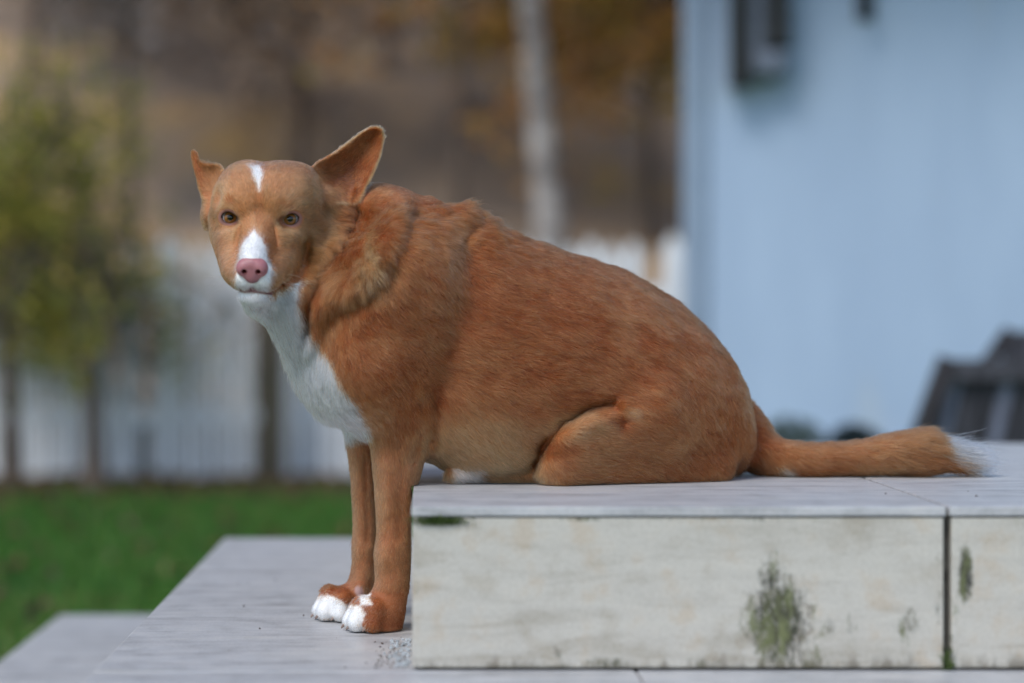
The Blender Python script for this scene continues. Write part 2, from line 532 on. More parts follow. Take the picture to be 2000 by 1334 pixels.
specs = [
    (60, 15, 6, 2.2, 'B', L_BROWN, 'dark brown bare tree at the upper left behind the green tree', 3800),
    (260, 13, 5, 1.8, 'B', L_GREY, 'grey brown twiggy tree rising over the green drooping tree', 3000),
    (420, 17, 7, 2.4, 'G', L_GREY, 'grey bare tree behind the left ear of the dog', 3600),
    (590, 14, 5.5, 2.0, 'B', L_BROWN, 'brown tree directly above the head of the dog', 3200),
    (650, 21, 8, 2.6, 'G', L_ORANGE, 'orange tinted tree at the top centre', 2600),
    (760, 16, 6.5, 2.2, 'G', L_GREY, 'greyish tree behind the large raised ear', 3400),
    (900, 13, 4.8, 1.7, 'B', L_ORANGE, 'orange brown leaved tree above the shoulders of the dog', 2600),
    (930, 18, 7, 2.3, 'B', L_YELLOW, 'olive yellow tree left of the pale birch', 3000),
    (1160, 16, 6, 2.0, 'B', L_ORANGE, 'orange brown tree just right of the pale birch', 3800),
    (1270, 13.5, 5, 1.5, 'B', L_YELLOW, 'yellow ochre tree beside the corner of the blue house', 3000),
    (1330, 19, 8, 2.4, 'B', L_ORANGE, 'rusty orange tree half hidden by the blue house', 3200),
]
for i, (u, y, hh, sp, bk, lm, lab, nl) in enumerate(specs):
    tree('autumn_tree', (at_u(u, y), y, gz_at(y) - .1), hh, sp, .010 * hh / 2 + .02, M_BARKB if bk == 'B' else M_BARKG, lm, lab, 'tree', G,
         nb=14, leaves=int(nl * (1.7 if u < 620 else 1.9 if u > 850 else 1.0)), leaf=.12, crown_lo=.12 if u < 700 else .16, twig=3, seed=20 + i)

# ------------------------------------------------------------------ blue house
M_WALL = Nodes('house_render')
_w = M_WALL.n('NewGeometry').outputs['Position']
M_WALL.set(Base_Color=M_WALL.ramp(M_WALL.noise(M_WALL.mapping(_w, (1.6, 1, .3)), 1.5, 5, .6), [(0.28, (0.44, 0.49, 0.52)), (0.42, (0.34, 0.44, 0.58)), (0.7, (0.41, 0.52, 0.66))]), Roughness=.85)
M_WALL.bump(M_WALL.noise(_w, 120, 3), .3, .003)
M_WALL = M_WALL.mat
M_TRIM = grainy('corner_trim', [(0.3, (0.20, 0.27, 0.36)), (0.7, (0.26, 0.33, 0.43))], 4, .7)
M_ROOF = grainy('roof_dark', [(0.3, (0.06, 0.055, 0.055)), (0.7, (0.12, 0.11, 0.11))], 8, .9)
M_DARK = grainy('dark_metal', [(0.3, (0.006, 0.008, 0.010)), (0.7, (0.015, 0.018, 0.02))], 30, .75)
M_GREYP = grainy('grey_painted_metal', [(0.3, (0.09, 0.11, 0.15)), (0.7, (0.14, 0.17, 0.22))], 12, .6)
HY = 7.6
hx = at_u(1372, HY)
house = empty('house', (hx, HY, GZ))
HROT = math.radians(8.6)
house.rotation_euler = (0, 0, -HROT)          # its side wall recedes along the view
def wall_y(x):
    return HY - (x - hx) * math.tan(HROT)
tag(house, 'pale blue rendered house at the right behind the terrace', 'house')
box('wall', 0.02, 5.0, 0.0, 4.0, 0, 2.9, M_WALL, house)
box('corner_trim', -0.075, 0.019, -0.02, 0.12, 0, 2.85, M_TRIM, house, .004)
box('plinth', 0.021, 5.0, -0.03, 0.0, 0, 0.32, M_TRIM, house, .004)
rv = [(-.4, -.75, 2.75), (5.4, -.75, 2.75), (5.4, 2, 4.4), (-.4, 2, 4.4), (5.4, 4.75, 2.75), (-.4, 4.75, 2.75),
      (-.4, -.75, 2.87), (5.4, -.75, 2.87), (5.4, 2, 4.52), (-.4, 2, 4.52), (5.4, 4.75, 2.87), (-.4, 4.75, 2.87)]
mesh_obj('roof', rv, [(0, 3, 2, 1), (3, 5, 4, 2), (6, 7, 8, 9), (9, 8, 10, 11), (0, 1, 7, 6), (5, 11, 10, 4), (0, 6, 9, 3), (3, 9, 11, 5), (1, 2, 8, 7), (2, 4, 10, 8)], M_ROOF, house)

# dark slim fixture hanging on the wall
def pz(v, y):
    return CZ - (v - CV) / FPX * y
LX = at_u(1490, HY)
WY = wall_y(LX)
LY = WY - 0.09
lx0, lx1 = at_u(1432, LY), at_u(1552, LY)
lant = empty('wall_lantern', ((lx0 + lx1) / 2, WY, pz(150, LY)))
lant.rotation_euler = (0, 0, -HROT)
tag(lant, 'dark slim wall lantern with two dark uprights on the pale blue wall', 'lantern')
def lb(name, u0, u1, v0, v1, y0, y1, m, bv=.006):
    c = lant.location
    return box(name, at_u(u0, LY) - c.x, at_u(u1, LY) - c.x, y0 - c.y, y1 - c.y, pz(v1, LY) - c.z, pz(v0, LY) - c.z, m, lant, bv)
lb('upright', 1430, 1472, -420, 168, WY - .15, WY - .02, M_DARK)
lb('upright', 1500, 1550, -420, 92, WY - .15, WY - .02, M_DARK)
lb('panel', 1473, 1499, -400, 120, WY - .12, WY - .002, M_GREYP)
lb('base_plate', 1475, 1545, 100, 150, WY - .14, WY - .002, M_GREYP, .03)
lb('top_cap', 1420, 1560, -440, -421, WY - .17, WY - .002, M_DARK)
KX = at_u(1702, HY - .2)
hk = empty('wall_hook', (KX, wall_y(KX), pz(30, wall_y(KX))))
hk.rotation_euler = (0, 0, -HROT)
tag(hk, 'small dark hook at the top edge of the pale blue wall', 'hook')
box('bracket', -.03, .03, -.02, -.001, -.02, .42, M_DARK, hk, .004)
v_, f_ = tube_arrays([(0, -.02, .10), (0, -.09, .08), (0, -.12, .03), (0, -.10, -.015), (0, -.06, -.01)], [.016, .016, .015, .013, .008], 8)
fast_mesh('curved_arm', v_, f_, M_DARK, hk)

# ------------------------------------------------------------------ slatted garden chair behind the terrace
M_CHAIR = grainy('weathered_dark_wood', [(0.3, (0.02, 0.02, 0.024)), (0.55, (0.05, 0.05, 0.06)), (0.8, (0.11, 0.11, 0.13))], 14, .8, (3, 3, .4))
M_CHAIRD = grainy('dark_stained_wood', [(0.3, (0.014, 0.012, 0.014)), (0.7, (0.04, 0.035, 0.04))], 14, .8, (3, 3, .4))
M_PALEW = grainy('worn_pale_wood', [(0.3, (0.10, 0.11, 0.15)), (0.7, (0.22, 0.24, 0.31))], 14, .8, (3, 3, .4))
CY = 5.4
ch = empty('garden_chair', (at_u(1960, CY), CY, GZ))
tag(ch, 'dark weathered slatted garden chair at the right edge behind the terrace', 'chair')
def bar(name, a, b, w, t, m):
    """board from a to b (local), w wide across, t thick"""
    a, b = Vector(a), Vector(b)
    d = (b - a).normalized()
    s = Vector((0, 1, 0)).cross(d).normalized() * w / 2
    q = d.cross(s).normalized() * t / 2
    vv = [p + i * s + j * q for p in (a, b) for i, j in ((-1, -1), (1, -1), (1, 1), (-1, 1))]
    return mesh_obj(name, vv, [(0, 1, 2, 3), (7, 6, 5, 4), (0, 4, 5, 1), (1, 5, 6, 2), (2, 6, 7, 3), (3, 7, 4, 0)], m, ch)
def cl(u, v, dy=0.0):
    p = world_pt(u, v, CY + dy)
    return (p[0] - ch.location.x, dy, p[2] - GZ)
bar('leg', (cl(1765, 865)[0] - .12, 0, 0), cl(1852, 700), .045, .05, M_CHAIRD)
bar('leg', (cl(2165, 865)[0] + .10, 0, 0), cl(2090, 700), .045, .05, M_CHAIRD)
bar('top_rail', cl(1835, 722), cl(2130, 722), .055, .035, M_CHAIR)
bar('lower_rail', (cl(1765, 900)[0] - .02, 0, .14), (cl(2165, 900)[0] + .02, 0, .14), .05, .03, M_CHAIRD)
for i in range(7):
    u = 1868 + i * 34
    bar('slat', (cl(u - 75, 865)[0], .025, .12), cl(u, 738, .025), .03, .014, M_PALEW if i in (0, 3) else M_CHAIR)
bar('back_panel', (cl(1960, 800, .05)[0], .05, .16), cl(1985, 735, .05), .36, .012, M_CHAIRD)
bar('headrest', cl(1958, 690, .06), cl(2098, 690, .06), .12, .03, M_CHAIR)
bar('headrest_edge', cl(1925, 712, .05), cl(1972, 645, .05), .03, .03, M_CHAIRD)
bar('headrest_edge', cl(2130, 712, .05), cl(2085, 645, .05), .03, .03, M_CHAIRD)
bar('back_leg', (-.2, .42, 0), (-.12, .09, .60), .05, .05, M_CHAIRD)
bar('back_leg', (.25, .42, 0), (.17, .09, .60), .05, .05, M_CHAIRD)

# two low potted shrubs between house and terrace
M_POT = grainy('pot_clay', [(0.3, (0.06, 0.06, 0.06)), (0.7, (0.12, 0.12, 0.12))], 14, .8)
L_DUSK = leaf_mat('leaf_dusky', [(0.0, (0.03, 0.06, 0.05)), (0.7, (0.08, 0.12, 0.10)), (1.0, (0.16, 0.20, 0.18))])
L_DEEP = leaf_mat('leaf_deep', [(0.0, (0.008, 0.02, 0.025)), (1.0, (0.03, 0.05, 0.055))])
for (u, vt, y, rad, lm, lab) in ((1545, 815, 6.6, .13, L_DUSK, 'grey green potted plant just above the tail base'), (1672, 828, 6.3, .10, L_DEEP, 'dark green potted plant above the middle of the tail')):
    root = empty('potted_plant', (at_u(u, y), y, GZ))
    tag(root, lab, 'plant')
    top = pz(vt, y) - GZ
    ph = top - 2 * rad
    prof = [(0, .0), (.075, .0), (.095, ph * .85), (.105, ph * .87), (.105, ph), (.09, ph), (.085, ph - .02), (0, ph - .02)]
    vv, ff = [], []
    for (r_, z_) in prof:
        for k in range(16):
            vv.append((r_ * math.cos(k * math.pi / 8), r_ * math.sin(k * math.pi / 8), z_))
    for i in range(len(prof) - 1):
        for k in range(16):
            ff.append((i * 16 + k, i * 16 + (k + 1) % 16, (i + 1) * 16 + (k + 1) % 16, (i + 1) * 16 + k))
    mesh_obj('pot', vv, ff, M_POT, root, True)
    P = RNG.normal(size=(900, 3))
    P = P / np.linalg.norm(P, axis=1)[:, None] * (rad * RNG.uniform(.3, 1.05, 900) ** .5)[:, None]
    P[:, 2] += ph + rad
    v, f = cards(P, np.full(900, .035), .6)
    fast_mesh('foliage', v, f, lm, root, smooth=False)

# ------------------------------------------------------------------ the dog: an implicit surface, one continuous skin
f32 = np.float32
AX = math.radians(20)
DC, DS = math.cos(AX), math.sin(AX)
OX, OY = -0.072, 2.545          # shoulder point of the body axis (dog frame: s backwards, l towards its left side)


def mid(u, v, l=0.0):
    """photo pixel -> (point) on the vertical plane l metres to the dog's left of its mid-plane"""
    a = (u - CU) / FPX
    y = (l + OX * DS - OY * DC) / (a * DS - DC)
    return np.array([a * y, y, CZ - (v - CV) / FPX * y])


def s_of(p):
    return (p[0] - OX) * DC + (p[1] - OY) * DS


def lines(segs):
    out = []
    for a, b, h in segs:
        out.append(np.arange(a, b - 1e-9, h))
    return np.concatenate(out).astype(f32)


XS = lines([(-0.36, -0.335, .003), (-0.335, -0.055, .0014), (-0.055, 0.74, .0031)])
YS = lines([(2.28, 2.325, .0022), (2.325, 2.50, .0014), (2.50, 2.58, .002), (2.58, 2.93, .0034)])
ZS = lines([(-0.19, -0.135, .0018), (-0.135, 0.21, .0031), (0.21, 0.445, .0014), (0.445, 0.46, .003)])


class Field:
    def __init__(self, xs, ys, zs):
        self.a = (xs, ys, zs)
        self.F = np.full((len(xs), len(ys), len(zs)), 0.05, f32)

    def region(self, lo, hi):
        sl = tuple(slice(max(0, int(np.searchsorted(g, l)) - 1), int(np.searchsorted(g, h)) + 1) for g, l, h in zip(self.a, lo, hi))
        x, y, z = (g[s] for g, s in zip(self.a, sl))
        return sl, x[:, None, None], y[None, :, None], z[None, None, :]

    def add(self, lo, hi, fn, k=0.01, sub=False, pad=None):
        pad = (k + 0.02) if pad is None else pad
        sl, x, y, z = self.region(np.asarray(lo) - pad, np.asarray(hi) + pad)
        if any(s.stop - s.start < 2 for s in sl):
            return
        d = fn(x, y, z).astype(f32)
        A = self.F[sl]
        if sub:                                   # smooth subtraction
            h = np.clip(0.5 - 0.5 * (A + d) / k, 0, 1)
            self.F[sl] = A * (1 - h) - d * h + k * h * (1 - h)
        else:                                     # smooth union
            h = np.clip(0.5 + 0.5 * (d - A) / k, 0, 1)
            self.F[sl] = d * (1 - h) + A * h - k * h * (1 - h)

    def bulge(self, lo, hi, fn):
        """fn returns how far the surface moves outwards (metres)"""
        sl, x, y, z = self.region(lo, hi)
        self.F[sl] -= fn(x, y, z).astype(f32)


def ell(c, r, axes=None):
    c, r = np.asarray(c, float), np.asarray(r, float)

    def fn(x, y, z):
        X, Y, Z = x - f32(c[0]), y - f32(c[1]), z - f32(c[2])
        if axes is not None:
            A = np.asarray(axes)
            P = [X * f32(A[i][0]) + Y * f32(A[i][1]) + Z * f32(A[i][2]) for i in range(3)]
        else:
            P = [X, Y, Z]
        q = [P[i] / f32(r[i]) for i in range(3)]
        k0 = np.sqrt(q[0] ** 2 + q[1] ** 2 + q[2] ** 2) + f32(1e-6)
        k1 = np.sqrt((q[0] / f32(r[0])) ** 2 + (q[1] / f32(r[1])) ** 2 + (q[2] / f32(r[2])) ** 2) + f32(1e-6)
        return k0 * (k0 - 1) / k1
    m = max(r)
    return c - m, c + m, fn


def cone(a, b, ra, rb):
    a, b = np.asarray(a, float), np.asarray(b, float)
    d = b - a
    L2 = float(d @ d)

    def fn(x, y, z):
        X, Y, Z = x - f32(a[0]), y - f32(a[1]), z - f32(a[2])
        t = np.clip((X * f32(d[0]) + Y * f32(d[1]) + Z * f32(d[2])) / f32(L2), 0, 1)
        return np.sqrt((X - t * f32(d[0])) ** 2 + (Y - t * f32(d[1])) ** 2 + (Z - t * f32(d[2])) ** 2) - (f32(ra) + t * f32(rb - ra))
    m = max(ra, rb)
    return np.minimum(a, b) - m, np.maximum(a, b) + m, fn


def pix(x, y, z):
    q = f32(FPX) / y
    return f32(CU) + x * q, f32(CV) - (z - f32(CZ)) * q


def polyline_dist(u, v, pts):
    """distance in pixels to a polyline"""
    best = None
    for (a, b) in zip(pts[:-1], pts[1:]):
        dx, dy = b[0] - a[0], b[1] - a[1]
        t = np.clip(((u - a[0]) * dx + (v - a[1]) * dy) / (dx * dx + dy * dy + 1e-9), 0, 1)
        d = (u - a[0] - t * dx) ** 2 + (v - a[1] - t * dy) ** 2
        best = d if best is None else np.minimum(best, d)
    return np.sqrt(best)


def poly_sd(u, v, pts):
    """signed distance (pixels) to a closed polygon, negative inside"""
    pts = [tuple(map(float, p)) for p in pts]
    d = polyline_dist(u, v, pts + [pts[0]])
    ins = np.zeros(np.broadcast(u, v).shape, bool)
    for (a, b) in zip(pts, pts[1:] + [pts[0]]):
        if a[1] == b[1]:
            continue
        c = ((a[1] > v) != (b[1] > v)) & (u < (b[0] - a[0]) * (v - a[1]) / (b[1] - a[1]) + a[0])
        ins ^= c
    return np.where(ins, -d, d)


def smooth_poly(pts, n=2):
    """Chaikin-rounded closed polygon"""
    p = np.array(pts, float)
    for _ in range(n):
        q = np.roll(p, -1, 0)
        p = np.stack([.75 * p + .25 * q, .25 * p + .75 * q], 1).reshape(-1, 2)
    return [tuple(a) for a in p]


D = Field(XS, YS, ZS)

# ---- torso: stations (u, top v, bottom v, half width)
ST = [(668, 520, 790, .050), (690, 480, 815, .075), (715, 445, 838, .093), (760, 422, 868, .108), (820, 418, 890, .117), (900, 422, 905, .130),
      (1000, 466, 930, .143), (1100, 495, 946, .150), (1200, 526, 948, .152), (1290, 576, 948, .146), (1345, 625, 946, .135),
      (1388, 678, 942, .115), (1410, 737, 930, .090), (1420, 790, 905, .06)]
ss = np.array([s_of(mid(u, (a + b) / 2)) for u, a, b, w in ST])
zt = np.array([mid(u, a)[2] for u, a, b, w in ST])
zb = np.array([mid(u, b)[2] for u, a, b, w in ST])
hw = np.array([w for u, a, b, w in ST])
fs = np.linspace(ss[0], ss[-1], 260)
kern = np.hanning(23)
kern /= kern.sum()


def smooth_interp(y):
    v = np.interp(fs, ss, y)
    return np.convolve(np.pad(v, 11, mode='edge'), kern, 'valid').astype(f32)


Zt, Zb, Hw = smooth_interp(zt), smooth_interp(zb), smooth_interp(hw)


def torso(x, y, z):
    s = (x - f32(OX)) * f32(DC) + (y - f32(OY)) * f32(DS)
    l = (x - f32(OX)) * f32(DS) - (y - f32(OY)) * f32(DC)
    sc = np.clip(s, fs[0], fs[-1])
    zt_, zb_, hw_ = (np.interp(sc, fs, q).astype(f32) for q in (Zt, Zb, Hw))
    zc, hz_ = (zt_ + zb_) / 2, (zt_ - zb_) / 2
    t = (z - zc) / hz_
    wl = hw_ * (1 - f32(.16) * np.clip(t, -1, 1))
    over = np.abs(s - sc)
    q = np.sqrt((l / wl) ** 2 + t ** 2) + f32(1e-5)
    rad = np.minimum(wl, hz_)
    d = (q - 1) * rad
    # round the two ends
    return np.where(over > 0, np.sqrt(np.maximum(d + rad * f32(.45), 0) ** 2 + over ** 2) - rad * f32(.45), d)


D.add((-0.36, 2.28, -0.03), (0.56, 2.93, 0.40), torso, .01, pad=0)

LF0 = np.array([DS, -DC, 0.])
# ---- chest, throat and neck
for a, b, ra, rb, k in [
    (mid(575, 480, -.055), mid(670, 565, -.025), .060, .100, .03),       # nape
    (mid(640, 445, -.075), mid(738, 452, -.015), .058, .052, .03),
    (mid(738, 452, -.015), mid(840, 470), .052, .040, .03),
    (mid(615, 530, -.02), mid(735, 600, .01), .070, .112, .03),
    (mid(545, 540, .03), mid(608, 604, .02), .032, .046, .02),   # throat
    (mid(608, 604, .02), mid(668, 676, .0), .046, .052, .03),
    (mid(658, 676), mid(695, 722), .052, .056, .03),          # breast
    (mid(695, 722), mid(750, 780), .056, .050, .03),
]:
    D.add(*cone(a, b, ra, rb), k=k)
D.add(*ell(mid(692, 722), (.060, .075, .052)), k=.02)
D.add(*ell(mid(975, 800, .045), (.115, .085, .088), [(DC, DS, 0), LF0, (0, 0, 1)]), k=.03)   # belly

# ---- shoulder and upper arms
D.add(*cone(mid(790, 560, .06), mid(735, 720, .062), .062, .062), k=.04)
D.add(*cone(mid(735, 720, .062), mid(800, 815, .060), .058, .036), k=.03)
D.add(*cone(mid(700, 720, -.062), mid(745, 810, -.06), .055, .034), k=.03)
D.add(*ell(mid(818, 822, .062), (.024, .026, .024)), k=.012)


def leg(stations, l, k, hy):
    """front leg between image edges; stations (v, u_left, u_right)"""
    pts = []
    for (v, a, b) in stations:
        c = mid((a + b) / 2, v, l)
        pts.append((c[2], c[0], c[1], (b - a) / 2 / FPX * c[1]))
    pts = np.array(pts)[::-1]
    zf = np.linspace(pts[0, 0], pts[-1, 0], 120)
    xc, yc, hx_ = (np.convolve(np.pad(np.interp(zf, pts[:, 0], pts[:, i]), 4, mode='edge'), np.ones(9) / 9, 'valid').astype(f32) for i in (1, 2, 3))
    hyv = np.interp(zf, np.linspace(zf[0], zf[-1], len(hy)), hy[::-1]).astype(f32)

    def fn(x, y, z):
        zc = np.clip(z, zf[0], zf[-1])
        a, b, h, g = (np.interp(zc, zf, q).astype(f32) for q in (xc, yc, hx_, hyv))
        q = np.sqrt(((x - a) / h) ** 2 + ((y - b) / g) ** 2)
        d = (q - 1) * np.minimum(h, g)
        o = np.abs(z - zc)
        return np.where(o > 0, np.sqrt(np.maximum(d + .012, 0) ** 2 + o ** 2) - f32(.012), d)
    D.add((xc.min() - .05, yc.min() - .05, zf[0] - .01), (xc.max() + .05, yc.max() + .05, zf[-1] + .01), fn, k)


NL, FL = .050, -.052
leg([(790, 706, 850), (820, 716, 842), (860, 723, 835), (900, 728, 827), (950, 733, 814), (1000, 736, 805), (1040, 738, 802), (1075, 736, 802), (1105, 737, 800),
     (1140, 734, 798), (1170, 724, 795), (1200, 714, 790), (1220, 710, 786)], NL, .016, [.036, .034, .031, .029, .026, .025, .025, .026, .027])
leg([(800, 662, 748), (845, 675, 745), (900, 683, 742), (950, 688, 740), (1000, 691, 739), (1040, 692, 739), (1080, 691, 739), (1110, 688, 738), (1135, 682, 735),
     (1160, 672, 732), (1185, 662, 728), (1200, 658, 726)], FL, .014, [.032, .031, .029, .027, .025, .024, .024, .025, .026])
along_later = [([(838, 826), (818, 850), (807, 900)], -.0035, 7), ([(786, 900), (780, 980), (777, 1050)], -.0022, 8), ([(752, 905), (757, 1000)], .002, 9),
               ([(712, 900), (716, 1000), (716, 1060)], -.002, 7)]
D.add(*ell(mid(756, 1085, NL), (.012, .022, .024)), k=.010)      # wrists
D.add(*ell(mid(708, 1070, FL), (.010, .020, .020)), k=.008)
# carpal pad of the far leg
D.add(*ell(mid(702, 1152, FL + .022), (.007, .007, .009)), k=.006)

FW = np.array([-DC, -DS, 0.])
LF = np.array([DS, -DC, 0.])
PAW_Z = -RISE


def paw(u, v, l, scale=1.0):
    """forepaw: instep plus four toes and a row of claws; (u, v) is the middle of the instep"""
    c = mid(u, v, l)
    c[2] = PAW_Z + .022
    D.add(*ell(c + FW * .004, (.030, .026, .021), [FW, LF, (0, 0, 1)]), k=.014)
    toes = []
    for (lat, reach, r, up) in ((-.0215, .020, .0115, .013), (-.0075, .031, .0125, .0145), (.0085, .030, .0125, .0145), (.0225, .014, .0115, .013)):
        a = c + LF * lat * .75 + FW * .008 + np.array([0, 0, .002])
        b = c + LF * lat + FW * reach * scale
        kn = (a + b) / 2 + np.array([0, 0, .006])
        b[2] = PAW_Z + up * .86
        D.add(*cone(a, kn, r * 1.05, r * 1.08), k=.006)
        D.add(*cone(kn, b, r * 1.08, r), k=.004)
        toes.append(b + FW * r * .75 + np.array([0, 0, -.004]))
    for lat in (-.0145, 0.0005, .0155):        # clefts between the toes
        p0 = c + LF * lat * .95 + FW * .014 + np.array([0, 0, .030])
        p1 = c + LF * lat + FW * .062 + np.array([0, 0, -.012])
        D.add(*cone(p0, p1, .0014, .0030), k=.003, sub=True)
    return toes


TOES = paw(738, 1207, NL) + paw(676, 1186, FL)

# ---- hindquarters: haunch, knee, shank on the tile, hind feet, tail
for sg, k in ((1, .03), (-1, .03)):
    D.add(*ell(mid(1262, 802, .085 * sg), (.125, .068, .095), [(DC, DS, 0), LF, (0, 0, 1)]), k=k)
    D.add(*cone(mid(1260, 810, .112 * sg), mid(1118, 868, .118 * sg), .060, .037), k=.018)
    D.add(*cone(mid(1118, 872, .118 * sg), mid(1092, 905, .116 * sg), .034, .024), k=.014)
    D.add(*cone(mid(1098, 912, .116 * sg), mid(1375, 908, .105 * sg), .028, .036), k=.018)
    D.add(*cone(mid(1120, 930, .085 * sg), mid(940, 926, .055 * sg), .020, .015), k=.008)
    D.add(*ell(mid(912, 923, .055 * sg), (.028, .022, .014), [FW, LF, (0, 0, 1)]), k=.006)

TAIL = [(1440, 850, .040), (1475, 878, .031), (1510, 893, .024), (1560, 898, .0195), (1620, 897, .0185), (1700, 892, .0205), (1765, 884, .025), (1808, 881, .023), (1840, 883, .013)]
tq = np.array([(*world_pt(u, v, 2.685 - .045 * min(1, i / 3)), r) for i, (u, v, r) in enumerate(TAIL)])
tf = np.linspace(0, len(TAIL) - 1, 41)
tq = np.stack([np.interp(tf, np.arange(len(TAIL)), tq[:, k]) for k in range(4)], 1)
tq[3:-3] = sum(tq[3 + k:len(tq) - 3 + k] for k in range(-3, 4)) / 7
tp = [(q[:3], q[3]) for q in tq]
D.add(*cone(tp[0][0], tp[7][0], tp[0][1], tp[7][1]), k=.02)
for (a, ra), (b, rb) in zip(tp[:-1], tp[1:]):
    D.add(*cone(a, b, ra, rb), k=.002)

# ---- head frame: origin between the eyes, x to the image right, y out along the muzzle, z up (millimetres)
HO = world_pt(506, 431, 2.445)
_a, _p, _r = math.radians(3.5), math.radians(18), math.radians(1.0)
HF = np.array([-math.sin(_a) * math.cos(_p), -math.cos(_a) * math.cos(_p), -math.sin(_p)])
HR = np.array([math.cos(_a), -math.sin(_a), 0.])
HU = np.cross(HF, HR)
HR, HU = HR * math.cos(_r) - HU * math.sin(_r), HU * math.cos(_r) + HR * math.sin(_r)
HAX = [HR, HF, HU]


def hp(x, y, z):
    return HO + (HR * x + HF * y + HU * z) / 1000.


def hell(c, r, k, sub=False):
    D.add(*ell(hp(*c), np.array(r) / 1000., HAX), k=k / 1000., sub=sub)


def hcone(a, b, ra, rb, k, sub=False):
    D.add(*cone(hp(*a), hp(*b), ra / 1000., rb / 1000.), k=k / 1000., sub=sub)


for sx in (-1, 1):
    hell((27 * sx, -50, 12), (35, 57, 47), 12)
    hell((14 * sx, -44, 16), (30, 52, 43), 12)       # skull
    hell((17 * sx, -24, 18), (26, 28, 25), 10)         # forehead
    hell((43 * sx, -50, -16), (21, 40, 38), 14)        # cheek
    hcone((30 * sx, -2, -16), (55 * sx, -38, -8), 9, 9, 10)   # cheekbone
    hell((30 * sx, -15, 17), (17, 13, 8), 10)          # brow
    hell((30 * sx, -6, -24), (20, 24, 18), 14)         # below the eye
hcone((0, -14, -20), (0, 50, -42), 33, 20, 14)          # muzzle
hcone((0, -6, -4), (0, 60, -35), 16, 12.5, 10)          # bridge
for sx in (-1, 1):
    hcone((22 * sx, -2, -44), (15 * sx, 48, -55), 25, 17, 10)   # flews
    hell((12.5 * sx, 58, -57), (13, 13, 13), 6)        # whisker pads
    hcone((48 * sx, -26 - 14 * (sx > 0), -26), (27 * sx, 38 - 14 * (sx > 0), -52), 15 - 3 * (sx > 0), 13 - 2 * (sx > 0), 14)   # side of the muzzle into the cheek
hcone((0, 46, -76), (0, -30, -74), 13, 30, 12)          # lower jaw
hell((43, -54, 28), (25, 42, 29), 12)                   # broad left temple towards the raised ear
hell((0, 46, -80), (21, 20, 9), 5)                      # chin
hcone((-2, 30, -84), (6, -30, -98), 17, 32, 12)        # throat under the jaw
D.add(*cone(hp(4, 14, -92), mid(592, 606, .02), .020, .040), k=.02)
hell((56, -58, -36), (20, 34, 28), 16)
hcone((0, -62, -12), (28, -115, -30), 58, 56, 25)       # back of the skull into the nape
hcone((0, 0, 42), (0, -26, 62), .6, .8, 7, True)    # furrow of the forehead
for sx in (-1, 1):
    if sx < 0:
        hell((57 * sx, -12, 27), (8, 15, 11), 12, True)    # temple
    hcone((19 * sx, 14, -6), (24 * sx, 26, -22), 0.3, 0.4, 6, True)   # tear trough
    hcone((52 * sx, 12, -30), (46 * sx, 26, -48), .6, 1, 6, True)     # between cheek and lip
hell((0, 74, -43), (14, 9, 11), 4, True)                # seat of the nose leather
# mouth line
for sx in (-1, 1):
    path = [(0, 68, -71.5), (9 * sx, 66, -72.5), (17 * sx, 58, -73), (24 * sx, 44, -74), (30 * sx, 26, -72), (34 * sx, 8, -66)]
    for a, b in zip(path[:-1], path[1:]):
        hcone(a, b, 1.5, 1.5, 2.6, True)
hcone((0, 74, -58), (0, 70, -72), 1.0, 1.0, 2.5, True)  # philtrum

# eyes: lids round a ball, almond opening
EYE = [(-37.2, -12.0, 0.0), (36.4, -12.0, -1.0)]
EYE_R = 11.6


def eye_axes(e):
    c = hp(*e)
    g = np.array([0, 0, CZ + .02]) - c
    g = g / np.linalg.norm(g)
    sx = np.sign(e[0])
    g = g + HR * .16 * sx
    g /= np.linalg.norm(g)
    r = np.cross(g, HU)
    r = -r if r @ HR < 0 else r
    r /= np.linalg.norm(r)
    return c, g, r, np.cross(g, r) * (1 if np.cross(g, r) @ HU > 0 else -1)


for e in EYE:
    sx = np.sign(e[0])
    c, g, r, w = eye_axes(e)
    hell((e[0] - 2 * sx, e[1] + 13, e[2]), (14, 8, 9), 9, True)
    D.add(*ell(c, (.0138, .0138, .0138)), k=.008)

    def almond(x, y, z, c=c, g=g, r=r, w=w, sx=sx):
        X, Y, Z = x - f32(c[0]), y - f32(c[1]), z - f32(c[2])
        a = (X * f32(r[0]) + Y * f32(r[1]) + Z * f32(r[2])) * f32(sx)      # + towards the outer corner
        b = X * f32(w[0]) + Y * f32(w[1]) + Z * f32(w[2])
        dpt = X * f32(g[0]) + Y * f32(g[1]) + Z * f32(g[2])
        b = b - f32(.0002) - a * f32(.10)                                   # slant
        half = np.where(a > 0, f32(.0098), f32(.0112))
        q = np.clip(1 - (a / half) ** 2, -2, 1)
        top, bot = f32(.0068) * q, f32(-.0068) * q
        d2 = np.maximum(b - top, bot - b) * f32(.85)
        return np.maximum(d2, f32(.0055) - dpt)
    D.add(c - .02, c + .022, almond, k=.0012, sub=True, pad=0)


